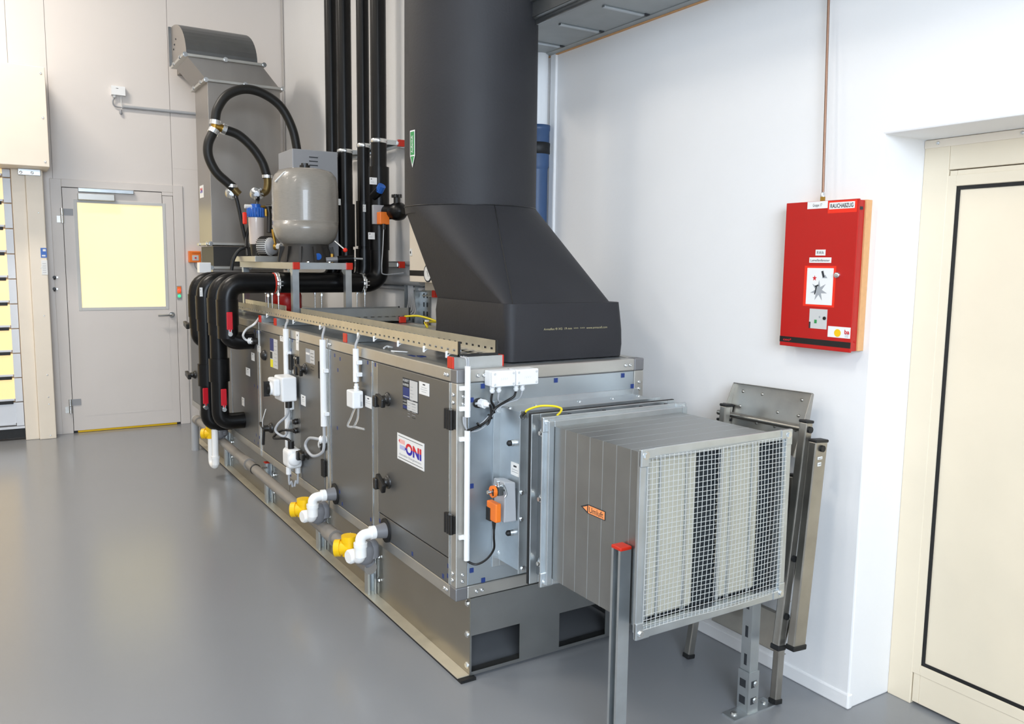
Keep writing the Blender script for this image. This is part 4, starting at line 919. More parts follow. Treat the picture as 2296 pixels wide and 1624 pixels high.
def star(c, n, r0, r1, m, lift, rot0=0):
    pts = [V((x-lift, c.y-(r1 if k % 2 == 0 else r0)*math.sin(rot0+math.pi*k/n), c.z+(r1 if k % 2 == 0 else r0)*1.05*math.cos(rot0+math.pi*k/n))) for k in range(2*n)]
    cen = V((x-lift, c.y, c.z)); b.add([cen]+pts, [(0, 1+(k+1) % (2*n), 1+k) for k in range(2*n)], m)
star(cc, 7, .013, .035, 'inkgrey', .0001)
c1 = rp(1830, 646); b.beam((x-.0003, c1.y+.004, c1.z-.022), (x-.0003, c1.y-.002, c1.z+.006), .0004, .0045, (0, 1, 0), 'ink').beam((x-.0003, c1.y+.004, c1.z+.005), (x-.0003, c1.y-.01, c1.z+.01), .0004, .005, (0, 0, 1), 'ink')
c1 = rp(1827, 624); star(c1, 5, .004, .010, 'inkred', .0001)
c1 = rp(1847, 620); b.poly([(x, c1.y+.006, c1.z-.006), (x, c1.y-.016, c1.z-.006), (x, c1.y-.006, c1.z+.006)][::-1], 'inkgrey').beam((x-.0002, c1.y+.006, c1.z+.018), (x-.0002, c1.y-.001, c1.z-.003), .0004, .008, (0, 1, 0), 'ink')
b.build('break_glass_sign', rb, label='white pictogram sheet')
b = B(); a, e = rbox(b, 1816, 692, 1853, 739, 'papergrey', .0007); b.box(RX-.0012, RX, a.y-.006, a.y, e.z, e.z+.022, 'ink'); b.build('button_window', rb)
c = rp(1829, 721); b = B().box(RX-.002, RX, c.y-.0045, c.y+.0045, c.z-.006, c.z+.006, 'green'); b.build('green_button', rb)
c = rp(1849, 714); B().cyl((RX, c.y, c.z), (RX-.003, c.y, c.z), .006, 'bplast', 12).build('black_button', rb)
c = rp(1838, 711); B().lathe((RX-.0006, c.y, c.z), (-1, 0, 0), [(.004, 0), (.003, .001)], 'inkgrey', 10).build('grey_button', rb)
c = rp(1878, 617); b = B().lathe((RX, c.y, c.z), (-1, 0, 0), [(.010, 0), (.010, .006), (.006, .009), (.003, .009)], 'chrome', 16).box(RX-.012, RX-.009, c.y-.008, c.y+.004, c.z-.002, c.z+.002, 'chrome'); b.build('key_lock', rb)
za = rp(1750, 755).z; zb_ = rp(1750, 766).z
b = B().box(RX-.0006, RX+.001, RY0, RY1, RZ0+.014, RZ0+.034, 'bplast').text('coo\u00b2', (RX-.0008, RY1-.016, RZ0+.019), (0, -1, 0), (0, 0, 1), .009, 'inkred', w=.035, bold=.02); b.build('black_stripe', rb)
b = B(); a, e = rbox(b, 1857, 731, 1906, 760, 'paper', .0008); c = rp(1878, 747)
b.cyl((RX-.0008, c.y, c.z), (RX-.0012, c.y, c.z), .013, 'yellow', 20).text('ba', (RX-.0009, e.y+.022, a.z-.022), (0, -1, 0), (0, 0, 1), .014, 'inkred', bold=.03, w=.019)
for i in range(4): b.box(RX-.0011, RX-.0007, e.y+.006, e.y+.02, e.z+.004+i*.004, e.z+.0055+i*.004, 'inkgrey')
b.build('inspection_sticker', rb, label='white sticker with yellow seal and red letters')
B().box(XW-.06, XW-.045, RY0-.0005, RY0+.004, RZ1-.035, RZ1-.025, 'ink').build('vent_slot', rb)
screw(rb, (XW-.042, RY0+.003, RZ0+.035), (0, -1, 0), .004, 'screw', 'red')
# copper conduit down to it
p0 = at(1845, 438, 'X', 1.05); p1 = at(1868, 0, 'X', XW-.012)
o = thing('copper_conduit', (1.05, p0.y, RZ1), 'thin copper coloured conduit coming down the wall to the red cabinet', 'pipe')
ytop_ = p1.y; B().tube([(1.062, ytop_+.03, 4.0), (1.06, ytop_+.004, 2.4), (1.05, p0.y, RZ1+.026)], .0045, 'copper', 10).build('tube', o)
B().cyl((1.05, p0.y, RZ1), (1.05, p0.y, RZ1+.016), .009, 'brass', 6, flat=True).lathe((1.05, p0.y, RZ1+.016), (0, 0, 1), [(.008, 0), (.007, .012), (.0045, .016)], 'chrome', 12).build('fitting', o)

# ------------------------------------------------------------------ cable tray under the ceiling along the right wall
ct = thing('wall_cable_tray', (.86, -.5, 2.57), 'wide galvanized cable tray mounted high on the white wall', 'tray')
ZK = 2.572; ya, ye = 1.3, -2.6
B().box(.735, 1.04, ye, ya, ZK+.004, ZK+.006, 'trayup').build('tray_bottom', ct)
y = 1.9
yy = .558+.307*2
while yy > ye:
    B().box(.80, 1.012, yy-.010, yy+.010, ZK-.004, ZK+.004, 'galvl').build('rung', ct, bev=.002); B().box(1.012, 1.036, yy-.014, yy+.006, ZK+.0, ZK+.004, 'ink').build('slot', ct); yy -= .307
B().box(1.04, 1.078, ye, ya, ZK, ZK+.06, 'trayup').build('side_rail', ct, bev=.002)
b = B().box(.645, .735, ye, ya, ZK+.0, ZK+.003, 'galv').box(.645, .649, ye, ya, ZK, ZK+.07, 'galv').cyl((.69, ye, ZK+.0), (.69, ya, ZK+.0), .016, 'galv', 10).box(.63, .649, ye, ya, ZK+.06, ZK+.075, 'galv'); b.build('side_rail', ct, bev=.002)
B().box(.62, .645, ye, ya, ZK+.1, ZK+.13, 'rail').build('upper_rail', ct, bev=.003)
struct(B().box(1.078, XW, ye, ya, ZK-.004, ZK+.035, 'wood').build('trim_3'))

# ------------------------------------------------------------------ blue and white waste pipe on the wall
bx_, by_, br = 1.028, 1.065, .054
o = thing('waste_pipe', (bx_, by_, 0), 'blue plastic waste pipe with white upper length behind the black duct', 'pipe')
zj = at(1220, 284, 'Y', by_).z
B().cyl((bx_, by_, 0), (bx_, by_, zj-.02), br, 'blue', 28).lathe((bx_, by_, zj-.20), (0, 0, 1), [(br, -.02), (br+.006, 0), (br+.006, .17), (br+.010, .175), (br+.010, .20), (br, .2)], 'blue', 28).build('blue_length', o)
B().cyl((bx_, by_, zj), (bx_, by_, HC), br-.004, 'white', 28).build('white_length', o)
za = at(1220, 349, 'Y', by_).z; zb_ = at(1220, 322, 'Y', by_).z
B().lathe((bx_, by_, za), (0, 0, 1), [(br+.004, 0), (br+.011, .004), (br+.010, (zb_-za)/2), (br+.012, zb_-za-.004), (br+.004, zb_-za)], 'rubber', 28).build('rubber_clamp', o)

# ------------------------------------------------------------------ black insulated water pipes
PX, PF = .86, -.15
ZH = 1.388
PIP = [(2.73, .062, 'nearest'), (3.00, .060, 'second'), (3.36, .060, 'third'), (3.63, .058, 'farthest')]
riser_r = [.052, .043, .053, .046]
low = [1.03, .475, .40, .95]
names = ['nearest of four black pipes, ending high on the unit beside the red lever', 'second of four black pipes, with red lever ending low on the unit', 'third of four black pipes, with red lever ending at the lowest elbow', 'farthest of four black pipes, behind the others on the left']
for i, (y, r, w) in enumerate(PIP):
    rr = riser_r[i]; zl = low[i]
    o = thing('water_pipe', (PF, y, zl), names[i], 'pipe', 'black insulated water pipes')
    B().cyl((PX, y, HC), (PX, y, 1.60), rr, 'pipe', 20).build('riser', o)
    B().tube(fil([(PX, y, 1.62), (PX, y, ZH), (PF, y, ZH), (PF, y, ZH-.34)], .11, 8), r, 'pipe', 20).build('crossing', o)
    B().tube(fil([(PF, y, ZH-.2), (PF, y, zl), (.0, y, zl)], .12, 8), r*.90, 'pipe', 20).build('drop', o)
    sl = [(PF, ZH-.10, ZH-.26, r*1.07), (PX, 1.64, 1.95, rr*1.28)]
    if i in (1, 2): sl.append((PF, zl+.27, zl+.42, r*1.08))
    if i == 0: sl.append((PF, zl+.07, zl+.16, r*1.0))
    for x_, z0_, z1_, r_ in sl: B().cyl((x_, y, z0_), (x_, y, z1_), r_, 'pipe', 20).build('joint_sleeve', o)
    if i < 3:
        yh = y-r-.016; hc = at(*{0: (515, 722), 1: (502, 893), 2: (461, 890)}[i], 'Y', yh); xh, hz = hc.x, hc.z
        b = B().box(xh-.018, xh+.018, yh-.006, yh+.006, hz-.05, hz+.06, 'redh').cyl((xh, yh, hz-.06), (xh, yh, hz-.045), .010, 'redh', 10); b.build('lever', o, bev=.005, label='red lever handle')
        B().cyl((xh, yh+.03, hz-.075), (xh, yh-.012, hz-.075), .014, 'chrome', 10).obox((xh, yh-.004, hz-.063), (.010, 0, 0), (0, .004, 0), (0, 0, .015), 'chrome').build('valve_stem', o)
    # pipe clamps on the risers and on the crossing
    for zc_ in (1.513, 2.33):
        B().lathe((PX, y, zc_-.014), (0, 0, 1), [(rr*1.02, 0), (rr*1.09, .002), (rr*1.09, .026), (rr*1.02, .028)], 'chrome', 20).build('pipe_clamp', o)
if True:
    o4 = None
# stickers on pipes
lab = thing  # alias
def sticker(px, py, plane_y, w, h, name_label):
    c = at(px, py, 'Y', plane_y); b = B().box(c.x-w/2, c.x+w/2, plane_y-.002, plane_y+.003, c.z-h/2, c.z+h/2, 'paper').box(c.x-w*.36, c.x-w*.2, plane_y-.0025, plane_y, c.z+h*.2, c.z+h*.32, 'ink')
    for k in range(2): b.box(c.x-w*.36, c.x+w*.1, plane_y-.0025, plane_y, c.z-h*.1-k*h*.15, c.z-h*.07-k*h*.15, 'inkgrey')
    return tag(b.build('pipe_sticker'), name_label, 'sticker', 'white stickers on the black pipes')
sticker(837, 406, 2.73-.072, .05, .045, 'white sticker on the nearest black riser just left of the blue valve knob')
sticker(833, 529, 2.73-.072, .045, .045, 'white sticker on the nearest black riser below the orange actuator')
sticker(817, 467, 3.0-.07, .02, .05, 'narrow white sticker on the second black riser')
sticker(759, 453, 3.36-.07, .032, .045, 'white sticker on the third black riser beside the grey tank')
sticker(451, 655, 3.36-.066, .018, .06, 'narrow white sticker on the third black down pipe')
# balancing valve: blue knob, orange actuator, black insulated valve body at the wall
y4 = 2.73
o = thing('control_valve', (.80, 2.5, 1.8), 'black insulated control valve with blue knob and orange actuator on the nearest riser', 'valve')
c = at(884, 474, 'X', .88); b = B()
b.cyl((PX, y4, c.z+.30), (PX, y4, c.z-.25), .068, 'pipe', 20).cyl((PX, y4, c.z+.0), (.90, c.y+.02, c.z), .05, 'pipe', 18).lathe((.90, c.y+.03, c.z-.0), (.15, -1, 0), [(.052, -.02), (.06, .02), (.058, .06), (.04, .09), (.02, .1)], 'pipe', 20)
b.build('body', o)
b = B().cyl((.895, c.y-.01, c.z+.03), (.895, c.y-.01, c.z+.095), .022, 'bplast', 10)
for k in range(5): a = k*math.pi*2/5; b.cyl((.895+.022*math.cos(a), c.y-.01+.03*math.sin(a), c.z+.088), (.895+.022*math.cos(a), c.y-.01+.03*math.sin(a), c.z+.108), .013, 'bplast', 8)
b.cyl((.895, c.y-.01, c.z+.09), (.895, c.y-.01, c.z+.106), .026, 'bplast', 12); b.build('hand_wheel', o)
c = at(852, 425, 'Y', y4-.09); B().cyl((c.x-.02, y4-.03, c.z-.045), (c.x, y4-.09, c.z), .03, 'pipe', 14).build('knob_neck', o)
B().cyl((c.x-.004, y4-.085, c.z-.012), (c.x+.004, y4-.115, c.z+.024), .027, 'bluebr', 10, flat=True).build('blue_knob', o, bev=.003, label='blue valve knob')
c = at(859, 489, 'Y', y4-.13); B().box(c.x-.033, c.x+.033, y4-.16, y4-.10, c.z-.042, c.z+.038, 'orange').build('actuator', o, bev=.004, label='orange actuator')
B().box(c.x-.055, c.x+.02, y4-.10, y4-.07, c.z-.04, c.z+.085, 'greycab').build('actuator_plate', o, bev=.003)
B().cyl((c.x-.01, y4-.162, c.z-.04), (c.x-.01, y4-.162, c.z-.075), .012, 'bplast', 10).build('cable_boot', o)
cable([(c.x-.01, y4-.162, c.z-.07), (c.x-.012, y4-.15, c.z-.2), (c.x-.008, y4-.12, c.z-.33), (c.x+.02, y4-.1, c.z-.37), (1.0, y4-.08, c.z-.36)], .004, 'greycab', 'thin grey cable hanging down from the orange valve actuator')
# wall channels carrying the risers
for zc_, lab_ in ((2.33, 'upper'), (1.513, 'lower')):
    o = thing('wall_channel', (1.06, 3.2, zc_), '%s galvanized wall channel with red cap carrying the black risers' % lab_, 'bracket', 'riser wall channels')
    b = B(); xw = 1.0; strut(b, (xw+.02, 2.74, zc_), (xw+.02, 3.8, zc_), (-1, 0, 0)); b.box(xw+.04, XW, 2.8, 2.84, zc_-.02, zc_+.02, 'galvl').box(xw+.04, XW, 3.6, 3.64, zc_-.02, zc_+.02, 'galvl'); b.build('channel', o)
    B().box(xw-.003, xw+.043, 2.715, 2.742, zc_-.0225, zc_+.0225, 'redcap').build('end_cap', o, bev=.003)
    for y, r, w in PIP:
        B().beam((PX+r*.8, y, zc_), (xw, y+.0, zc_), .012, .03, (0, 0, 1), 'galvl').cyl((xw-.01, y, zc_), (xw, y, zc_), .016, 'chrome', 6, flat=True).build('clamp_arm', o)
# crossing clamps with threaded rods standing on the unit
for k, (px, lab_) in enumerate(((620, 'nearer the down pipes'), (812, 'nearer the wall'))):
    c = at(px, 635, 'Y', 2.73); o = thing('pipe_hanger', (c.x, 2.73, ZT), 'zinc pipe clamp on threaded rods under the front black pipe, %s' % lab_, 'bracket', 'clamps on the crossing pipe')
    B().lathe((c.x-.014, 2.73, ZH), (1, 0, 0), [(.062, 0), (.068, .002), (.068, .026), (.062, .028)], 'chrome', 24).build('clamp_ring', o)
    b = B()
    for s_ in (-1, 1): b.box(c.x-.014, c.x+.014, 2.73-.10, 2.73-.06, ZH+s_*.012-.003, ZH+s_*.012+.003, 'chrome')
    b.cyl((c.x, 2.73-.085, ZH-.03), (c.x, 2.73-.085, ZH+.028), .004, 'chrome', 8); b.build('clamp_ears', o)
    if k == 0: B().lathe((c.x-.022, 2.73, ZH), (1, 0, 0), [(.063, 0), (.0665, .001), (.0665, .006), (.063, .007)], 'redcap', 24).build('rubber_liner', o, label='red rubber liner')
    for yy in (2.66, 2.80): B().cyl((c.x-.01, yy, ZT), (c.x-.01, yy, ZH-.04), .005, 'chrome', 8).cyl((c.x-.01, yy, ZH-.075), (c.x-.01, yy, ZH-.06), .010, 'chrome', 6, flat=True).build('threaded_rod', o)
for px, yy in ((601, 2.85), (706, 3.15), (721, 2.9), (596, 3.4), (640, 3.6)):
    c = at(px, 660, 'Y', yy); tag(B().cyl((c.x, yy, ZT), (c.x, yy, ZH-.05), .005, 'chrome', 8).cyl((c.x, yy, ZH-.09), (c.x, yy, ZH-.075), .010, 'chrome', 6, flat=True).build('threaded_rod'), 'threaded rod under the crossing pipes, %s' % {601: 'left of the red panel', 706: 'left of the pair right of the red panel', 721: 'right of the pair right of the red panel', 596: 'behind, left of the stand leg', 640: 'behind the red panel'}[px], 'rod', 'threaded rods')
# red vessel standing behind the pipes
c0 = at(622, 680, 'Y', 3.25); c1 = at(688, 680, 'Y', 3.25)
o = thing('expansion_vessel', ((c0.x+c1.x)/2, 3.4, ZT), 'red expansion vessel standing on the unit behind the black crossing pipe', 'tank')
cx_ = (c0.x+c1.x)/2; rv = (c1.x-c0.x)/2; B().lathe((cx_, 3.27+rv, ZT), (0, 0, 1), [(rv*.5, 0), (rv*.5, .015), (rv*.92, .025), (rv, .045), (rv, .125), (rv*.92, .15), (rv*.4, .162)], 'red', 32).build('shell', o)

# ------------------------------------------------------------------ stand with pressure vessel and water treatment
SX0, SX1, SY0, SY1, SZ = .23, .575, 2.55, 3.86, 1.50
stn = thing('equipment_stand', (.4, 3.2, ZT), 'galvanized channel stand with red caps carrying the grey tank', 'stand')
for x in (SX0, SX1):
    b = B(); strut(b, (x, SY0, SZ-.0), (x, SY1, SZ-.0), (0, 0, 1), 'rail'); b.build('beam', stn)
    B().box(x-.022, x+.022, SY0-.012, SY0+.002, SZ-.022, SZ+.022, 'redcap').build('end_cap', stn, bev=.003, label='red plastic end cap')
    for y in (SY0+.03, SY1-.08):
        b = B(); strut(b, (x, y, ZT), (x, y, SZ-.022), (0, 1, 0), 'galvl'); b.build('leg', stn)
        B().box(x-.03, x+.03, y-.03, y+.03, ZT, ZT+.006, 'galvl').build('foot_plate', stn)
        B().beam((x, y+.02, SZ-.07), (x, y+.09, SZ-.02), .03, .006, (1, 0, 0), 'galvl').build('angle_bracket', stn)
for y in (SY0+.02, 3.15, SY1-.02):
    b = B(); strut(b, (SX0+.02, y, SZ-.0), (SX1-.02, y, SZ-.0), (0, 0, 1), 'galvl'); b.build('cross_beam', stn)
for y, x in ((2.62, .33), (2.62, .47), (2.9, .25)): screw(stn, (x, y-.0, SZ+.021), (0, 0, 1), .009, 'bolt', hexa=True)
B().box(SX0-.06, SX0+.24, 3.28, 3.86, SZ+.021, SZ+.06, 'rail').box(SX0-.06, SX0+.24, 3.275, 3.28, SZ+.021, SZ+.062, 'rail').build('pump_plate', stn, bev=.002)
TXc, TYc, TR = .414, 2.915, .214
o = thing('pressure_tank', (TXc, TYc, SZ+.022), 'large grey ribbed pressure tank on black foot standing on the channel stand', 'tank')
zb0 = 1.633; zt0 = 2.135
prof = [(.06, -.0)]
prof = [(TR*.62, 0), (TR*.80, .022), (TR*.92, .055), (TR*.985, .10), (TR, .15)] + [(TR+.0008*(k % 2), .15+k*(zt0-zb0-.30)/20) for k in range(21)] + [(TR*.985, zt0-zb0-.09), (TR*.93, zt0-zb0-.05), (TR*.80, zt0-zb0-.018), (TR*.55, zt0-zb0-.004), (TR*.3, zt0-zb0)]
B().lathe((TXc, TYc, zb0), (0, 0, 1), prof, 'tank', 48).build('shell', o)
b = B().lathe((TXc, TYc, SZ+.0225), (0, 0, 1), [(.185, 0), (.18, .02), (.15, .10), (.145, zb0-SZ+.0)], 'tankfoot', 32)
for k in range(12): a = 2*math.pi*k/12; b.obox((TXc+.165*math.cos(a), TYc+.165*math.sin(a), SZ+.075), (.02*math.cos(a), .02*math.sin(a), 0), (-.008*math.sin(a), .008*math.cos(a), 0), (-.008*math.cos(a), -.008*math.sin(a), .05), 'tankfoot')
b.cyl((TXc+.02, TYc-.15, SZ+.06), (TXc+.02, TYc-.185, SZ+.06), .022, 'bluebr', 14); b.build('foot', o)
B().cyl((TXc, TYc, zt0-.004), (TXc, TYc, zt0+.022), .034, 'bplast', 16).cyl((TXc, TYc, zt0+.022), (TXc, TYc, zt0+.035), .024, 'bplast', 8, flat=True).build('cap', o)
B().tube([(TXc-.1, TYc-.08, zt0-.01), (TXc-.17, TYc-.10, zt0-.045), (TXc-.212, TYc-.05, zt0-.1)], .006, 'whitecab', 6).build('drip_strap', o)
# grey control cabinet behind the tank
o = thing('control_cabinet', (.6, 3.5, 1.52), 'light grey louvred control box behind the tank', 'cabinet')
GX0, GX1, GY0, GY1, GZ0, GZ1 = .457, .79, 3.32, 3.66, SZ+.021, 2.315
B().box(GX0, GX1, GY0, GY1, GZ0, GZ1, 'greybox').build('housing', o, bev=.006)
for k in range(4):
    c = at(703, 353+k*9, 'Y', GY0); B().box(c.x-.032, c.x+.03, GY0-.005, GY0+.002, c.z-.003, c.z+.003, 'ink').box(c.x-.032, c.x+.03, GY0-.006, GY0, c.z+.003, c.z+.007, 'greybox').build('louvre', o)
# water filter
c = at(575, 520, 'Y', 3.50); fx, fy = c.x, 3.50
o = thing('water_filter', (fx, fy, SZ+.06), 'slim water filter with blue head and pale bowl left of the tank', 'filter')
zh = at(575, 488, 'Y', fy).z; zh2 = at(575, 466, 'Y', fy).z; zb_ = at(575, 548, 'Y', fy).z; z00 = SZ+.0605
B().lathe((fx, fy, zb_), (0, 0, 1), [(.046, 0), (.05, .01), (.054, zh-zb_)], 'sponge', 24).build('bowl', o)
B().lathe((fx, fy, z00), (0, 0, 1), [(.036, 0), (.04, .01), (.046, zb_-z00)], 'bplast', 24).build('base', o)
b = B().lathe((fx, fy, zh), (0, 0, 1), [(.056, 0), (.060, .004), (.060, zh2-zh-.004), (.05, zh2-zh)], 'bluebr', 20)
for k in range(20): a = 2*math.pi*k/20; b.cyl((fx+.06*math.cos(a), fy+.06*math.sin(a), zh+.005), (fx+.06*math.cos(a), fy+.06*math.sin(a), zh2-.006), .005, 'bluebr', 6)
b.cyl((fx, fy, zh2), (fx, fy, zh2+.025), .034, 'bluebr', 14); b.build('head', o)
B().cyl((fx-.075, fy, zh2+.006), (fx+.08, fy, zh2+.006), .012, 'brass', 10).cyl((fx-.078, fy, zh2+.006), (fx-.03, fy, zh2+.006), .015, 'whitecab', 10).build('ports', o)
b = B().obox((fx-.085, fy-.02, at(552, 490, 'Y', fy).z), (.014, 0, 0), (0, .012, 0), (0, 0, .042), 'redbright'); tag(b.build('orange_lever', bev=.008), 'small orange lever handle left of the blue filter head', 'lever')
# pump
c = at(605, 550, 'Y', 3.3); px_, py_, pz_ = c.x, 3.36, SZ+.06+.068
o = thing('water_pump', (px_, py_, SZ+.06), 'small round finned pump motor lying beside the tank foot', 'pump')
ax = V((.55, -.83, 0)).normalized()
b = B().lathe(V((px_, py_, pz_))-ax*.05, ax, [(.056, 0), (.066, .006), (.066, .075), (.058, .085)], 'papergrey', 28)
for k in range(28):
    a = 2*math.pi*k/28; s_ = V((-ax.y, ax.x, 0)); r_ = s_*math.cos(a)+V((0, 0, 1))*math.sin(a); b.beam(V((px_, py_, pz_))-ax*.045+r_*.069, V((px_, py_, pz_))+ax*.03+r_*.069, .004, .010, r_, 'bplast')
b.build('motor', o)
B().lathe(V((px_, py_, pz_))+ax*.036, ax, [(.058, 0), (.055, .02), (.035, .03), (.02, .032)], 'greybox', 24).build('end_shield', o)
B().lathe(V((px_, py_, pz_))+ax*.06, ax, [(.024, 0), (.024, .02), (.014, .03)], 'brass', 16).cyl(V((px_, py_, pz_))+ax*.07, V((px_, py_, pz_))+ax*.07+V((-.01, .02, .12)), .011, 'brass', 10).cyl(V((px_, py_, pz_))+ax*.09, V((px_, py_, pz_))+ax*.12, .022, 'papergrey', 6, flat=True).build('brass_fitting', o)
# manifold of black fittings between filter and tank
mz = at(600, 470, 'Y', 3.45).z; mxp = at(600, 470, 'Y', 3.45).x
b = B().cyl((fx+.07, 3.48, zh2+.006), (mxp+.05, 3.44, zh2+.01), .016, 'bplast', 12).tube(fil([(mxp+.0, 3.44, zh2+.01), (mxp+.01, 3.44, mz-.03), (mxp, 3.42, pz_+.1)], .02), .017, 'bplast', 12)
for k in range(4): b.cyl((mxp+.03, 3.42, mz+.03-k*.05), (mxp+.045, 3.40, mz+.03-k*.05), .016, 'whitecab', 10)
b.cyl((mxp-.015, 3.44, zh2-.01), (mxp-.015, 3.44, zh2-.06), .012, 'brass', 10); tag(b.build('valve_manifold'), 'black valve manifold with brass and white fittings between filter and tank', 'valve')
# lever valve right of the tank foot
c = at(757, 580, 'Y', 2.62); o = thing('drain_valve', (c.x, 2.62, SZ), 'brass drain valve with red ball lever right of the tank foot', 'valve')
B().cyl((c.x-.07, 2.64, c.z-.01), (c.x+.0, 2.62, c.z-.004), .017, 'greypvc', 12).cyl((c.x-.0, 2.62, c.z-.004), (c.x+.10, 2.60, c.z+.002), .022, 'pipe', 12).cyl((c.x+.1, 2.6, c.z+.002), (c.x+.16, 2.59, c.z), .007, 'chrome', 8).build('body', o)
B().cyl((c.x-.03, 2.64, c.z+.03), (c.x-.03, 2.64, SZ+.022), .011, 'brass', 10).lathe((c.x-.03, 2.64, c.z-.05), (0, 0, 1), [(.02, 0), (.02, .02)], 'brass', 8).build('brass_nut', o)
e = at(774, 561, 'Y', 2.6); s0 = at(751, 541, 'Y', 2.66); B().cyl(s0, e, .006, 'chrome', 8).build('lever', o)
B().lathe(e, (0, 0, 1), [(.004, -.014), (.012, -.009), (.015, 0), (.012, .009), (.004, .014)], 'redbright', 14).build('ball_knob', o, label='red ball knob')

# hoses
def hose(pts, r, label, name='hose', m='hose', grp='black hoses'):
    return tag(B().tube(spline(pts, 10), r, m, 14).build(name), label, 'hose', grp)
YH = 3.75
def H(px, py, y=YH): return at(px, py, 'Y', y)
hose([H(668, 345, 3.75), H(656, 290), H(630, 240), H(590, 210), H(548, 200), H(510, 213), H(488, 243), H(482, 272)], .033, 'thick black hose arching from the clamp over to the grey control box')
hose([H(478, 296), H(467, 322), H(468, 352), H(484, 385), H(508, 408), H(524, 421)], .033, 'black hose bending down left from the clamp to the left steel fitting')
hose([H(505, 291), H(535, 303), H(565, 330), H(587, 362), H(597, 390), H(599, 400)], .033, 'black hose bending right from the clamp down beside the tank')
c = H(488, 285); b = B()
for q0, q1 in ((H(483, 270), H(482, 280)), (H(482, 290), H(477, 299)), (H(498, 288), H(507, 292))): b.cyl(q0, q1, .040, 'chrome', 16)
b.cyl(H(483, 275), H(480, 296), .028, 'brass', 12).cyl(H(482, 283), H(506, 291), .028, 'brass', 12); tag(b.build('hose_branch'), 'brass hose branch with three zinc clamps where the black hoses meet', 'fitting')
for i, (pts, fl) in enumerate((([H(520, 417), H(530, 430), H(536, 436)], (523, 432)), ([H(599, 396), H(600, 412), H(597, 428), H(588, 434)], (578, 434)))):
    o = thing('hose_fitting', H(*fl), '%s bronze hose elbow with zinc flange in front of the steel duct' % ('left' if i == 0 else 'right'), 'fitting', 'hose elbows')
    B().tube(spline(pts, 6), .028, 'bronze', 12).build('elbow', o); B().cyl(pts[0]+V((0, 0, .01)), pts[0]-V((0, 0, .012)), .038, 'chrome', 16).build('hose_clamp', o)
    p = H(*fl); b = B().lathe(p+V((0, .03, 0)), (-.3, -1, -.2), [(.05, 0), (.05, .02), (.02, .03)], 'chrome', 20)
    for k in range(6): a = k*math.pi/3; b.cyl(p+V((.036*math.cos(a), .005, .036*math.sin(a))), p+V((.036*math.cos(a), -.012, .036*math.sin(a))), .010, 'chrome', 6, flat=True)
    b.build('flange', o)
hose([H(528, 436), H(536, 470), H(546, 520), H(553, 548), H(556, 575, 3.7)], .014, 'thin black hose running down from the left hose elbow', m='rubber')
hose([H(578, 440), H(577, 452), H(575, 462, 3.55)], .015, 'short black hose from the right elbow into the blue filter head', m='rubber')
hose([H(560, 505), H(553, 530), H(552, 555, 3.7)], .012, 'thin black hose hanging from the orange lever', m='rubber')
hose([H(556, 555), H(538, 560), H(524, 580), H(519, 606)], .013, 'black hose looping down to the left of the stand', m='rubber')

# ------------------------------------------------------------------ stainless exhaust duct at the far end
EX0, EX1, EY0, EY1 = .128, .70, 4.40, 4.87
ex = thing('exhaust_duct', (.41, 4.6, ZT), 'tall stainless steel rectangular exhaust duct standing at the far end of the unit', 'duct')
z1, z2 = 1.66, 2.925
B().box(EX0, EX1, EY0, EY1, z1, z2, 'steel').build('riser', ex, bev=.003)
B().box(EX0+.01, EX1-.01, EY0+.01, EY1-.01, 1.48, z1-.02, 'tankfoot').build('flexible_connector', ex)
B().box(EX0-.0, EX1, EY0, EY1-.12, ZT, 1.46, 'steel').build('base_box', ex, bev=.003)
def efl(z, dx=0, dy=0, w=.03, h=.022): 
    q = B().box(EX0-w+dx, EX1+w+dx, EY0-w+dy, EY1+w+dy, z-h/2, z+h/2, 'rail').build('flange', ex, bev=.003)
    for x in (EX0+dx-.015, (EX0+EX1)/2+dx, EX1+dx+.015): screw(ex, (x, EY0-w+dy, z), (0, -1, 0), .013, 'bolt', hexa=True)
    for y in (EY0+.1, EY1-.1): screw(ex, (EX0-w+dx, y+dy, z), (-1, 0, 0), .013, 'bolt', hexa=True)
efl(z1, w=.02); efl(1.47, w=.02); efl(z2); sh = -.148; z3 = 3.095
q0 = [V((x, y, z2)) for x, y in ((EX0, EY0), (EX1, EY0), (EX1, EY1), (EX0, EY1))]; q1 = [V((p.x+sh, p.y, z3)) for p in q0]
B().add(q0+q1, [(0, 1, 5, 4), (1, 2, 6, 5), (2, 3, 7, 6), (3, 0, 4, 7)], 'steel').build('offset', ex)
efl(z3, sh)
prof = []; R_ = EY1-EY0+.14; yc_, zc_ = EY1+.14, z3
for k in range(13): a = math.pi/2*k/12; prof.append((yc_-R_*math.cos(a), zc_+.34*math.sin(a)+.0))
poly = [(EY0, z3)] + prof + [(yc_, z3+.05)] + [(EY1, z3)]
b = B(); L = [V((EX0+sh, y, z)) for y, z in poly]; n = len(L); R2 = [p+V((EX1-EX0-.03, 0, 0)) for p in L]
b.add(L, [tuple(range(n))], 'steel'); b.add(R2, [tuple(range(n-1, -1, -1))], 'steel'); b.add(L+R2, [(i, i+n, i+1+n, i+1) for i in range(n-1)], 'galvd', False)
b.build('elbow', ex)
B().box(EX0+sh+.14, EX1+sh-.04, yc_-.02, YB, z3+.08, z3+.29, 'steel').build('wall_branch', ex)
B().box(EX0+sh-.02, EX0+sh+.001, yc_-.012, yc_+.008, z3+.03, z3+.345, 'galvd').build('branch_flange', ex)
for y, z in ((4.80, 3.3), (4.86, 3.27), (4.9, 3.24)): screw(ex, (EX0+sh, y, z), (-1, 0, 0), .008, 'rivet', 'ink')
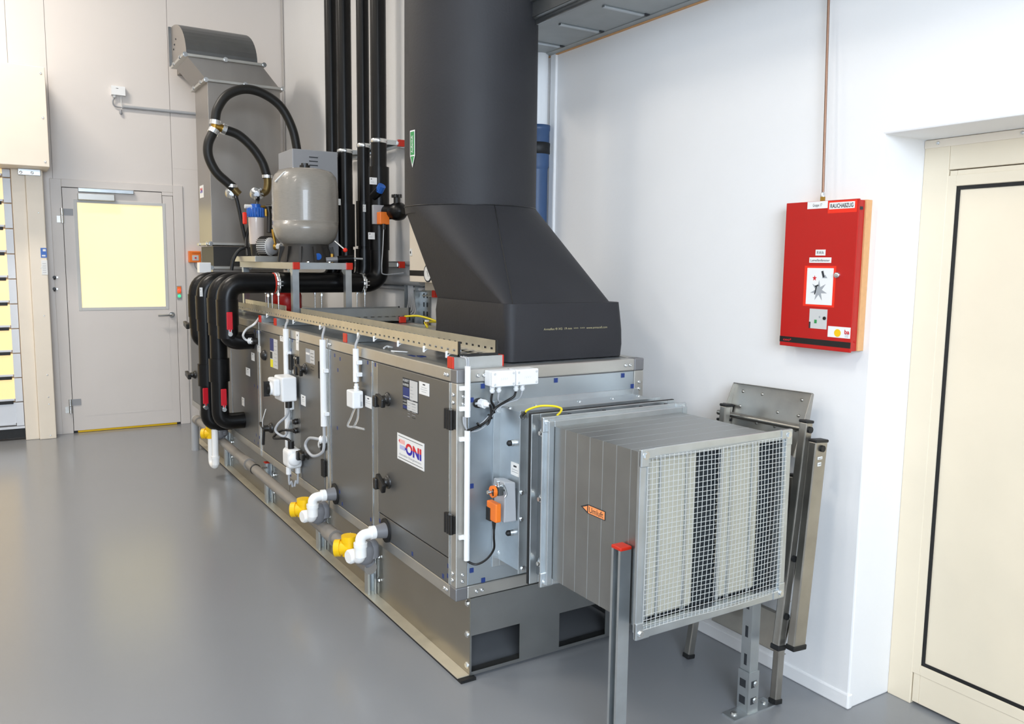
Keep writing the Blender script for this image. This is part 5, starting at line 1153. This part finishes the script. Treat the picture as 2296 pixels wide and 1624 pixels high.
b = B(); c = at(452, 430, 'X', EX0-.002); b.box(EX0-.003, EX0, c.y-.07, c.y+.07, c.z-.05, c.z+.05, 'paper').text('ONI', (EX0-.0032, c.y+.05, c.z-.01), (0, -1, 0), (0, 0, 1), .04, 'inkred', w=.09, bold=.04, split='inkblue'); b.build('logo_sign', ex)
tag(B().box(.0, .09, 4.28, 4.36, 1.43, 1.51, 'white').build('sensor_box', bev=.004), 'small white box below the orange switch beside the steel duct', 'box')

# ------------------------------------------------------------------ wall cabinet, vertical cable ladder
o = thing('wall_cabinet', (1.0, 2.1, 1.39), 'cream wall cabinet with brown stripe and round gauge left of the big black duct', 'cabinet')
CX = .93; y0 = at(918, 560, 'X', CX).y; z0, z1 = at(918, 632, 'X', CX).z, at(918, 492, 'X', CX).z; y1 = 1.45
B().box(CX+.012, XW-.001, y1, y0, z0, z1, 'cream').build('housing', o, bev=.003); B().box(CX, CX+.014, y1, y0-.002, z0+.002, z1-.012, 'cream').build('door', o, bev=.003)
za, zb_ = at(918, 606, 'X', CX).z, at(918, 618, 'X', CX).z; B().box(CX-.001, CX+.002, y1, y0-.003, zb_, za, 'tankfoot').build('stripe', o)
c = at(960, 613, 'X', CX); B().cyl((CX, c.y, c.z), (CX-.004, c.y, c.z), .056, 'ink', 28).cyl((CX-.004, c.y, c.z), (CX-.005, c.y, c.z), .047, 'paper', 28).beam((CX-.0055, c.y+.006, c.z+.015), (CX-.0055, c.y-.012, c.z-.02), .001, .003, (0, 1, 0), 'ink').build('gauge', o)
c = at(922, 566, 'X', CX); B().box(CX-.004, CX, c.y-.016, c.y+.016, c.z-.022, c.z+.022, 'paper').box(CX-.006, CX-.004, c.y-.004, c.y+.006, c.z-.008, c.z+.008, 'ink').build('lock', o)
o = thing('cable_ladder', (1.06, 2.55, ZT), 'vertical slotted cable ladder with cables under the cream wall cabinet', 'tray')
b = B(); zb_ = 1.10; zt_ = z0
b.box(XW-.012, XW-.009, 2.40, 2.72, zb_, zt_, 'galv').build('back_plate', o)
for k, y in enumerate((2.70, 2.53)):
    q = B().box(XW-.06, XW-.009, y-.002, y+.002, zb_, zt_, 'galvl'); q.build('side_flange', o)
for y in (2.66, 2.58, 2.49, 2.44):
    for z in (1.13, 1.19, 1.25, 1.31, 1.37): B().box(XW-.0135, XW-.0118, y-.008, y+.008, z-.015, z+.015, 'ink').build('slot', o)
b = B()
for k in range(5):
    b.tube(spline([(.83, 2.24+k*.018, ZC-.02+.008*k), (.93, 2.32+k*.03, ZC+.0+.006*k), (1.02, 2.52+k*.022, ZC+.06), (1.05, 2.60+k*.018, 1.32), (1.05, 2.61+k*.018, z0-.002)], 8), .006, 'greycab', 8)
tag(b.build('cable_bundle'), 'grey cables rising from the branch tray into the wall cabinet', 'cable')
cable([(.80, 2.19, ZT+.04), (.86, 2.1, ZT+.045), (.90, 1.95, ZT+.02), at(954, 722, 'X', .80), at(958, 733, 'X', .76)], .006, 'yelgreen', 'yellow green earth wire beside the branch tray end', 'earth_wire')
c = at(957, 726, 'X', .78); tag(B().cyl((c.x, c.y, ZT), (c.x, c.y, ZT+.03), .010, 'brass', 10).cyl((c.x, c.y, ZT+.03), (c.x, c.y, ZT+.04), .014, 'whitecab', 8).build('earth_terminal'), 'brass earth terminal on the back edge of the unit', 'terminal')
o = thing('wall_channel', (1.05, 2.3, 1.33), 'short galvanized wall channel with red cap under the cream wall cabinet', 'bracket')
b = B(); strut(b, (1.05, 2.27, 1.33), (1.05, 2.42, 1.33), (-1, 0, 0)); b.build('channel', o); B().box(1.026, 1.072, 2.235, 2.272, 1.307, 1.353, 'redcap').build('end_cap', o, bev=.003)
c = at(967, 646, 'X', 1.06); tag(B().box(1.04, XW-.001, 2.26, 2.40, z0-.06, z0-.004, 'cream').build('cable_duct', bev=.003), 'small cream cable cover directly under the wall cabinet', 'box')
for k, (py, r, lb) in enumerate(((591, .016, 'topmost'), (628, .034, 'thick middle'), (645, .016, 'lowest'))):
    c = at(890, py, 'X', XW-r-.004); tag(B().cyl((XW-r-.003, 2.45, c.z), (XW-r-.003, 4.3, c.z), r, 'greycab', 14).build('wall_pipe'), '%s of three grey pipes running along the wall left of the cream cabinet' % lb, 'pipe', 'grey wall pipes')

# ------------------------------------------------------------------ conduits, switches and sensors on the long side
def sidecond(px0, py0, px1, py1, x, label, r=.0125, clips=()):
    a = at(px0, py0, 'X', x); e = at(px1, py1, 'X', x); y = (a.y+e.y)/2
    o = thing('side_conduit', (x, y, e.z), label, 'conduit', 'white conduits on the long side')
    B().cyl((x, y, e.z), (x, y, a.z), r, 'white', 14).build('tube', o)
    for py in clips:
        z = at((px0+px1)/2, py, 'X', x).z; B().box(x-.005, -.001, y-.03, y+.016, z-.009, z+.009, 'white').build('clip', o, bev=.002)
    return V((x, y, a.z)), V((x, y, e.z))
a1, e1 = sidecond(725, 762, 725, 955, -.02, 'white conduit on the long side right of the black hinge, longest single tube', .016, (831, 927))
a2, e2 = sidecond(798, 782, 798, 856, -.02, 'short white conduit above the small white sensor', .0135, (812, 839))
a3, e3 = sidecond(642, 738, 645, 1008, -.02, 'white conduit on the long side behind the isolator switch', .016, (792,))
cable([a1-V((0, 0, .01)), a1+V((.0, .0, .02)), a1+V((.02, .03, .055)), (XT0+.02, a1.y+.2, ZC-.006)], .006, 'greycab', 'grey cable from the tray into the longest white conduit')
cable([a2-V((0, 0, .01)), a2+V((0, 0, .015)), a2+V((.02, .02, .042)), (XT0+.02, a2.y+.12, ZC-.006)], .006, 'greycab', 'grey cable from the tray into the short white conduit')
cable([a3-V((0, 0, .01)), a3+V((0, 0, .015)), a3+V((.02, .03, .04)), (XT0+.02, a3.y+.2, ZC-.006)], .007, 'greycab', 'grey cable from the tray into the conduit behind the isolator switch')
# loop at the end of conduit 1
c = at(708, 980, 'X', -.03); 
cable([e1+V((0, 0, .01)), e1-V((0, 0, .06)), e1+V((-.005, .01, -.13)), (-.05, e1.y+.09, e1.z-.165), (-.06, e1.y+.17, e1.z-.13), (-.05, e1.y+.14, e1.z-.085), (-.03, e1.y+.06, e1.z-.075), (0, e1.y+.03, e1.z-.075)], .008, 'greycab', 'grey cable loop at the lower end of the longest white conduit')
p = V((-.001, e1.y+.03, e1.z-.075)); tag(gland(B().cyl(p, p-V((.012, 0, 0)), .02, 'white', 10), p-V((.01, 0, 0)), (-1, .4, 0), .02).build('cable_gland'), 'white cable gland below the longest white conduit', 'gland')
p = at(724, 1001, 'X', -.01); tag(B().lathe((-.001, p.y, p.z), (-1, 0, 0), [(.024, 0), (.022, .02), (.012, .024)], 'bplast', 16).cyl((-.024, p.y, p.z), (-.026, p.y, p.z), .006, 'chrome', 8).lathe((-.001, p.y+.035, p.z+.002), (-1, 0, 0), [(.02, 0), (.018, .018), (.01, .02)], 'white', 14).build('pressure_nipple'), 'black and white pressure nipple between the conduit loop and the hinge', 'nipple')
# isolator switch box
c = at(644, 873, 'X', -.055); iy = c.y
o = thing('isolator_switch', (-.055, iy, c.z-.09), 'white isolator switch box with black knob on the long side', 'switch')
zt_ = at(650, 846, 'Y', iy-.04).z; zb_ = at(650, 901, 'Y', iy-.04).z; xl = at(632, 875, 'Y', iy-.045).x; xr = at(666, 875, 'Y', iy-.045).x
B().box(xl, min(xr, -.004), iy-.045, iy+.10, zb_, zt_, 'white').build('housing', o, bev=.008); B().box(xl-.035, xl, iy-.02, iy+.10, zb_+.03, zt_-.01, 'white').build('cover', o, bev=.01)
zk = (zt_+zb_)/2; B().cyl((xl-.034, iy+.04, zk), (xl-.045, iy+.04, zk), .035, 'white', 18).obox((xl-.06, iy+.04, zk), (.016, 0, 0), (0, .012, 0), (0, 0, .04), 'bplast').cyl((xl-.044, iy+.04, zk), (xl-.06, iy+.04, zk), .028, 'bplast', 16).build('knob', o, label='black rotary knob')
g = V((-.055, iy+.01, zb_)); B().cyl(g+V((.02, 0, 0)), g+V((.02, 0, -.05)), .020, 'white', 8, flat=True).cyl(g+V((-.0, -.03, 0)), g+V((-.0, -.03, -.035)), .018, 'bplast', 10).build('cable_glands', o)
z_ = zb_-.05
cable([g+V((0, -.03, -.03)), g+V((-.01, -.02, -.08)), g+V((-.045, .02, -.13)), g+V((-.055, .03, -.17)), g+V((-.02, -.02, -.19)), at(650, 946, 'X', -.02)+V((0, 0, 0)), (-.004, at(658, 946, 'X', 0).y, at(658, 946, 'X', 0).z)], .007, 'greycab', 'grey cable loop below the isolator switch')
for i, py in enumerate((946, 966)):
    q = at(660, py, 'X', -.02); tag(gland(B(), (-.001, q.y, q.z), (-1, 0, 0), .016, 'bplast').cyl((-.001, q.y, q.z), (-.03, q.y, q.z), .012, 'bplast', 10).build('black_gland'), '%s black cable gland below the isolator switch' % ('upper' if i == 0 else 'lower'), 'gland', 'black glands on the long side')
q = at(660, 966, 'X', -.03); e = at(658, 1000, 'X', -.045)
cable([q, q+V((-.05, .06, -.005)), q+V((-.085, .10, -.05)), (e.x-.02, e.y+.05, e.z+.03), e], .007, 'bplast', 'black cable arc from the lower gland to the smoke detector')
# duct smoke detector
c = at(655, 1027, 'X', -.05); o = thing('smoke_detector', (-.05, c.y, c.z-.08), 'rounded white duct detector low on the long side', 'detector')
hz = at(655, 1006, 'X', -.05).z; lz = at(655, 1048, 'X', -.05).z
B().box(-.085, -.006, c.y-.05, c.y+.07, lz, hz, 'white').build('housing', o, bev=.022, seg=4); B().lathe((-.05, c.y-.049, (hz+lz)/2), (0, -1, 0), [(.036, 0), (.032, .012), (.02, .018), (.006, .02)], 'white', 20).build('dome', o)
B().cyl((-.055, c.y, hz), (-.055, c.y, hz+.04), .017, 'bplast', 10).build('cable_gland', o)
for k in (-.025, .025): B().cyl((-.045+k, c.y, lz+.004), (-.045+k, c.y, lz-.035), .014, 'white', 8, flat=True).build('cable_gland', o)
tz = at(654, 1090, 'X', -.05).z
for k, lb in ((-.025, 'left'), (.025, 'right')):
    cable([(-.045+k, c.y, lz-.03), (-.045+k*.9, c.y, lz-.09), (-.045+k*.5, c.y, tz+.03), (-.045+k*.2, c.y, tz)], .006, 'greycab', '%s thin grey cable hanging below the white detector' % lb, grp='cables below the detector')
# temperature sensor
c = at(800, 896, 'X', -.03); o = thing('temperature_sensor', (-.035, c.y, c.z-.05), 'small white sensor box with barcode label on the long side', 'sensor')
ys_ = c.y-.03; xl = at(791, 896, 'Y', ys_).x; xr = min(-.003, at(815, 896, 'Y', ys_).x); zt_ = at(800, 878, 'Y', ys_).z; zb_ = at(800, 917, 'Y', ys_).z
B().box(xl, xr, ys_, c.y+.05, zb_, zt_, 'white').build('housing', o, bev=.006); B().box(xr-.016, xr-.003, ys_-.0008, ys_+.001, zb_+.008, zb_+.062, 'papergrey').box(xr-.014, xr-.006, ys_-.0012, ys_, zb_+.01, zb_+.03, 'inkgrey').build('barcode_label', o)
xm = (xl+xr)/2+.004; gland(B(), (xm, c.y, zt_+.018), (0, 0, -1), .012).cyl((xm, c.y, zt_+.002), (xm, c.y, zt_+.03), .009, 'white', 10).build('cable_gland', o)
cable([e2+V((0, 0, .01)), e2-V((0, 0, .02)), (xm, c.y, zt_+.02)], .005, 'greycab', 'short grey cable between short conduit and small sensor')
b = B(); zl_ = at(800, 957, 'X', -.03).z
b.tube(spline([(xm-.008, c.y, zb_), (xm-.02, c.y+.02, zb_-.05), (xm-.03, c.y+.03, zb_-.085), (xm-.01, c.y+.0, zl_), (xm+.02, c.y-.04, zl_-.006)]), .005, 'clear', 8).tube(spline([(xm+.008, c.y, zb_), (xm+.004, c.y, zb_-.05), (xm-.008, c.y+.01, zb_-.085), (xm-.005, c.y, zl_+.004)]), .005, 'clear', 8)
o_ = tag(b.build('sensor_hoses'), 'clear looped hoses hanging below the small sensor box', 'hose')
# white cable to far socket
p = at(573, 765, 'X', -.01); q = at(584, 722, 'X', .03)
cable([(.03, q.y, ZT+.03), at(570, 727, 'X', -.03), at(553, 738, 'X', -.06), at(545, 752, 'X', -.08), at(551, 762, 'X', -.06), at(565, 766, 'X', -.03), (-.001, p.y, p.z)], .007, 'whitecab', 'white cable loop beside the nearest black down pipe')
tag(gland(B().cyl((-.001, p.y, p.z), (-.03, p.y, p.z), .02, 'bplast', 12), (-.028, p.y+.02, p.z), (-1, .6, 0), .02).build('cable_gland'), 'white gland on black base at the end of the white cable loop', 'gland')

# ------------------------------------------------------------------ condensate drain pipe, strut posts, traps
XD = -.055
dp = thing('drain_pipe', (XD, 2.3, .2), 'long grey brown drain pipe running low along the unit', 'pipe')
zA, zE = .268, .226
def zd(y): return zE+(zA-zE)*(y-.62)/(4.3-.62)
B().cyl((XD, .67, zd(.67)), (XD, 4.25, zd(4.25)), .029, 'brownpvc', 18).build('tube', dp)
for y in (4.22, 2.72, 1.15): B().cyl((XD, y-.05, zd(y)), (XD, y+.06, zd(y)), .036, 'brownpvc', 18).cyl((XD, y-.055, zd(y)), (XD, y-.04, zd(y)), .039, 'brownpvc', 18).build('socket', dp)
B().tube(fil([(XD, 4.2, zd(4.2)), (XD, 4.36, zd(4.2)), (XD, 4.38, .0)], .05), .030, 'greycab', 16).build('end_bend', dp)
posts = [(.897, 'nearest, behind the first trap'), (1.58, 'second from the near end'), (2.57, 'third from the near end'), (3.66, 'farthest, below the black pipes')]
for y, lb in posts:
    o = thing('strut_post', (.02, y, .015), 'double galvanized strut post carrying the drain pipe, %s' % lb, 'post', 'drain pipe posts'); zt_ = .245+.01*y
    for k, xx in enumerate((.0205,)):
        b = B(); strut(b, (.035, y-.0, .0155), (.035, y, zt_), (0, -1, 0)); b.build('channel', o)
    B().box(.012, .058, y-.022, y+.022, zt_, zt_+.006, 'redcap').build('end_cap', o, bev=.002)
    for z in (.09, .2): screw(o, (.056, y-.05, z), (-1, 0, 0), .010, 'bolt', hexa=True)
    B().lathe((XD, y-.05, zd(y)), (0, 1, 0), [(.030, 0), (.033, .001), (.033, .012), (.030, .013)], 'bplast', 18).cyl((XD, y-.044, zd(y)), (.02, y-.03, zd(y)), .006, 'chrome', 8).build('pipe_clip', o)
for y in (1.2, 1.12, 1.85, 1.0):
    screw(ahu, (xb, y, .2 if y > 1.1 else .12), (-1, 0, 0), .009, 'bolt', hexa=True)
def trap(pxp, pyp, label, long=False):
    p = at(pxp, pyp, 'X', -.01); y, z = p.y, p.z
    o = thing('drain_trap', (-.12, y, z-.14), label, 'trap', 'condensate traps')
    B().cyl((.0, y, z), (-.006, y, z), .052, 'rubber', 20).build('seal_ring', o)
    B().cyl((-.004, y, z), (-.055, y, z), .034, 'greypvc', 18, r2=.026).build('reducer', o)
    xe = -.116; zl = z-.105 if not long else z-.31; dy = .112 if not long else .09
    b = B().tube(fil([(-.05, y, z), (xe, y, z-.004), (xe, y, zl+.05)], .032, 6), .0225, 'whitep', 16)
    b.cyl((-.052, y, z), (-.072, y, z), .0285, 'whitep', 16).cyl((xe, y, zl+.052), (xe, y, zl+.070), .029, 'whitep', 16).cyl((xe, y, zl+.01), (xe, y, zl+.055), .026, 'whitep', 16).build('white_elbow', o)
    b = B().tube(fil([(xe, y, zl+.06), (xe, y, zl-.005), (xe-.008, y+dy, zl-.005), (xe-.008, y+dy, zl+.035 if not long else z-.08)], .042, 8), .0225, 'whitep', 16)
    ztop = zl+.01 if not long else z-.10
    b.cyl((xe-.008, y+dy, ztop), (xe-.008, y+dy, ztop+.025), .029, 'whitep', 16)
    if not long: b.lathe((xe-.01, y+.055, zl-.002), (-1, -.2, 0), [(.03, -.01), (.031, .022), (.026, .028)], 'whitep', 18)
    b.build('u_bend', o)
    yb = y+dy; xe -= .008; zt2 = ztop-.028
    b = B().cyl((xe, yb, zt2), (xe, yb, zt2+.07), .030, 'yellow', 20).cyl((xe, yb, zt2+.062), (xe, yb, zt2+.088), .0335, 'yellow', 20).cyl((xe, yb, zt2+.035), (xe-.045, yb+.03, zt2+.03), .031, 'yellow', 18).cyl((xe-.03, yb+.02, zt2+.032), (xe-.05, yb+.034, zt2+.03), .037, 'yellow', 18).build('yellow_valve', o, label='yellow plastic valve body')
    zz = zd(y)+.055; B().tube(fil([(xe+.03, yb-.01, zt2+.04), (XD+.006, yb-.05, zt2+.045), (XD+.006, y+.05, zt2+.045), (XD+.006, y+.045, zz-.01)], .04), .034, 'greypvc', 16).lathe((XD-.022, y+.045, zz-.02), (0, 0, 1), [(.02, -.012), (.032, -.006), (.038, .008), (.041, .04), (.038, .062), (.026, .082), (.01, .09)], 'greypvc', 20).cyl((XD, y+.045, zd(y)+.02), (XD-.018, y+.045, zz-.01), .026, 'greypvc', 16).build('grey_tee', o)
    return o
trap(861, 1190, 'nearest white condensate trap with yellow valve at the first drain port')
trap(748, 1108, 'middle white condensate trap with yellow valve at the second drain port')
trap(516, 944, 'farthest white condensate trap with long U pipe under the black pipes', True)
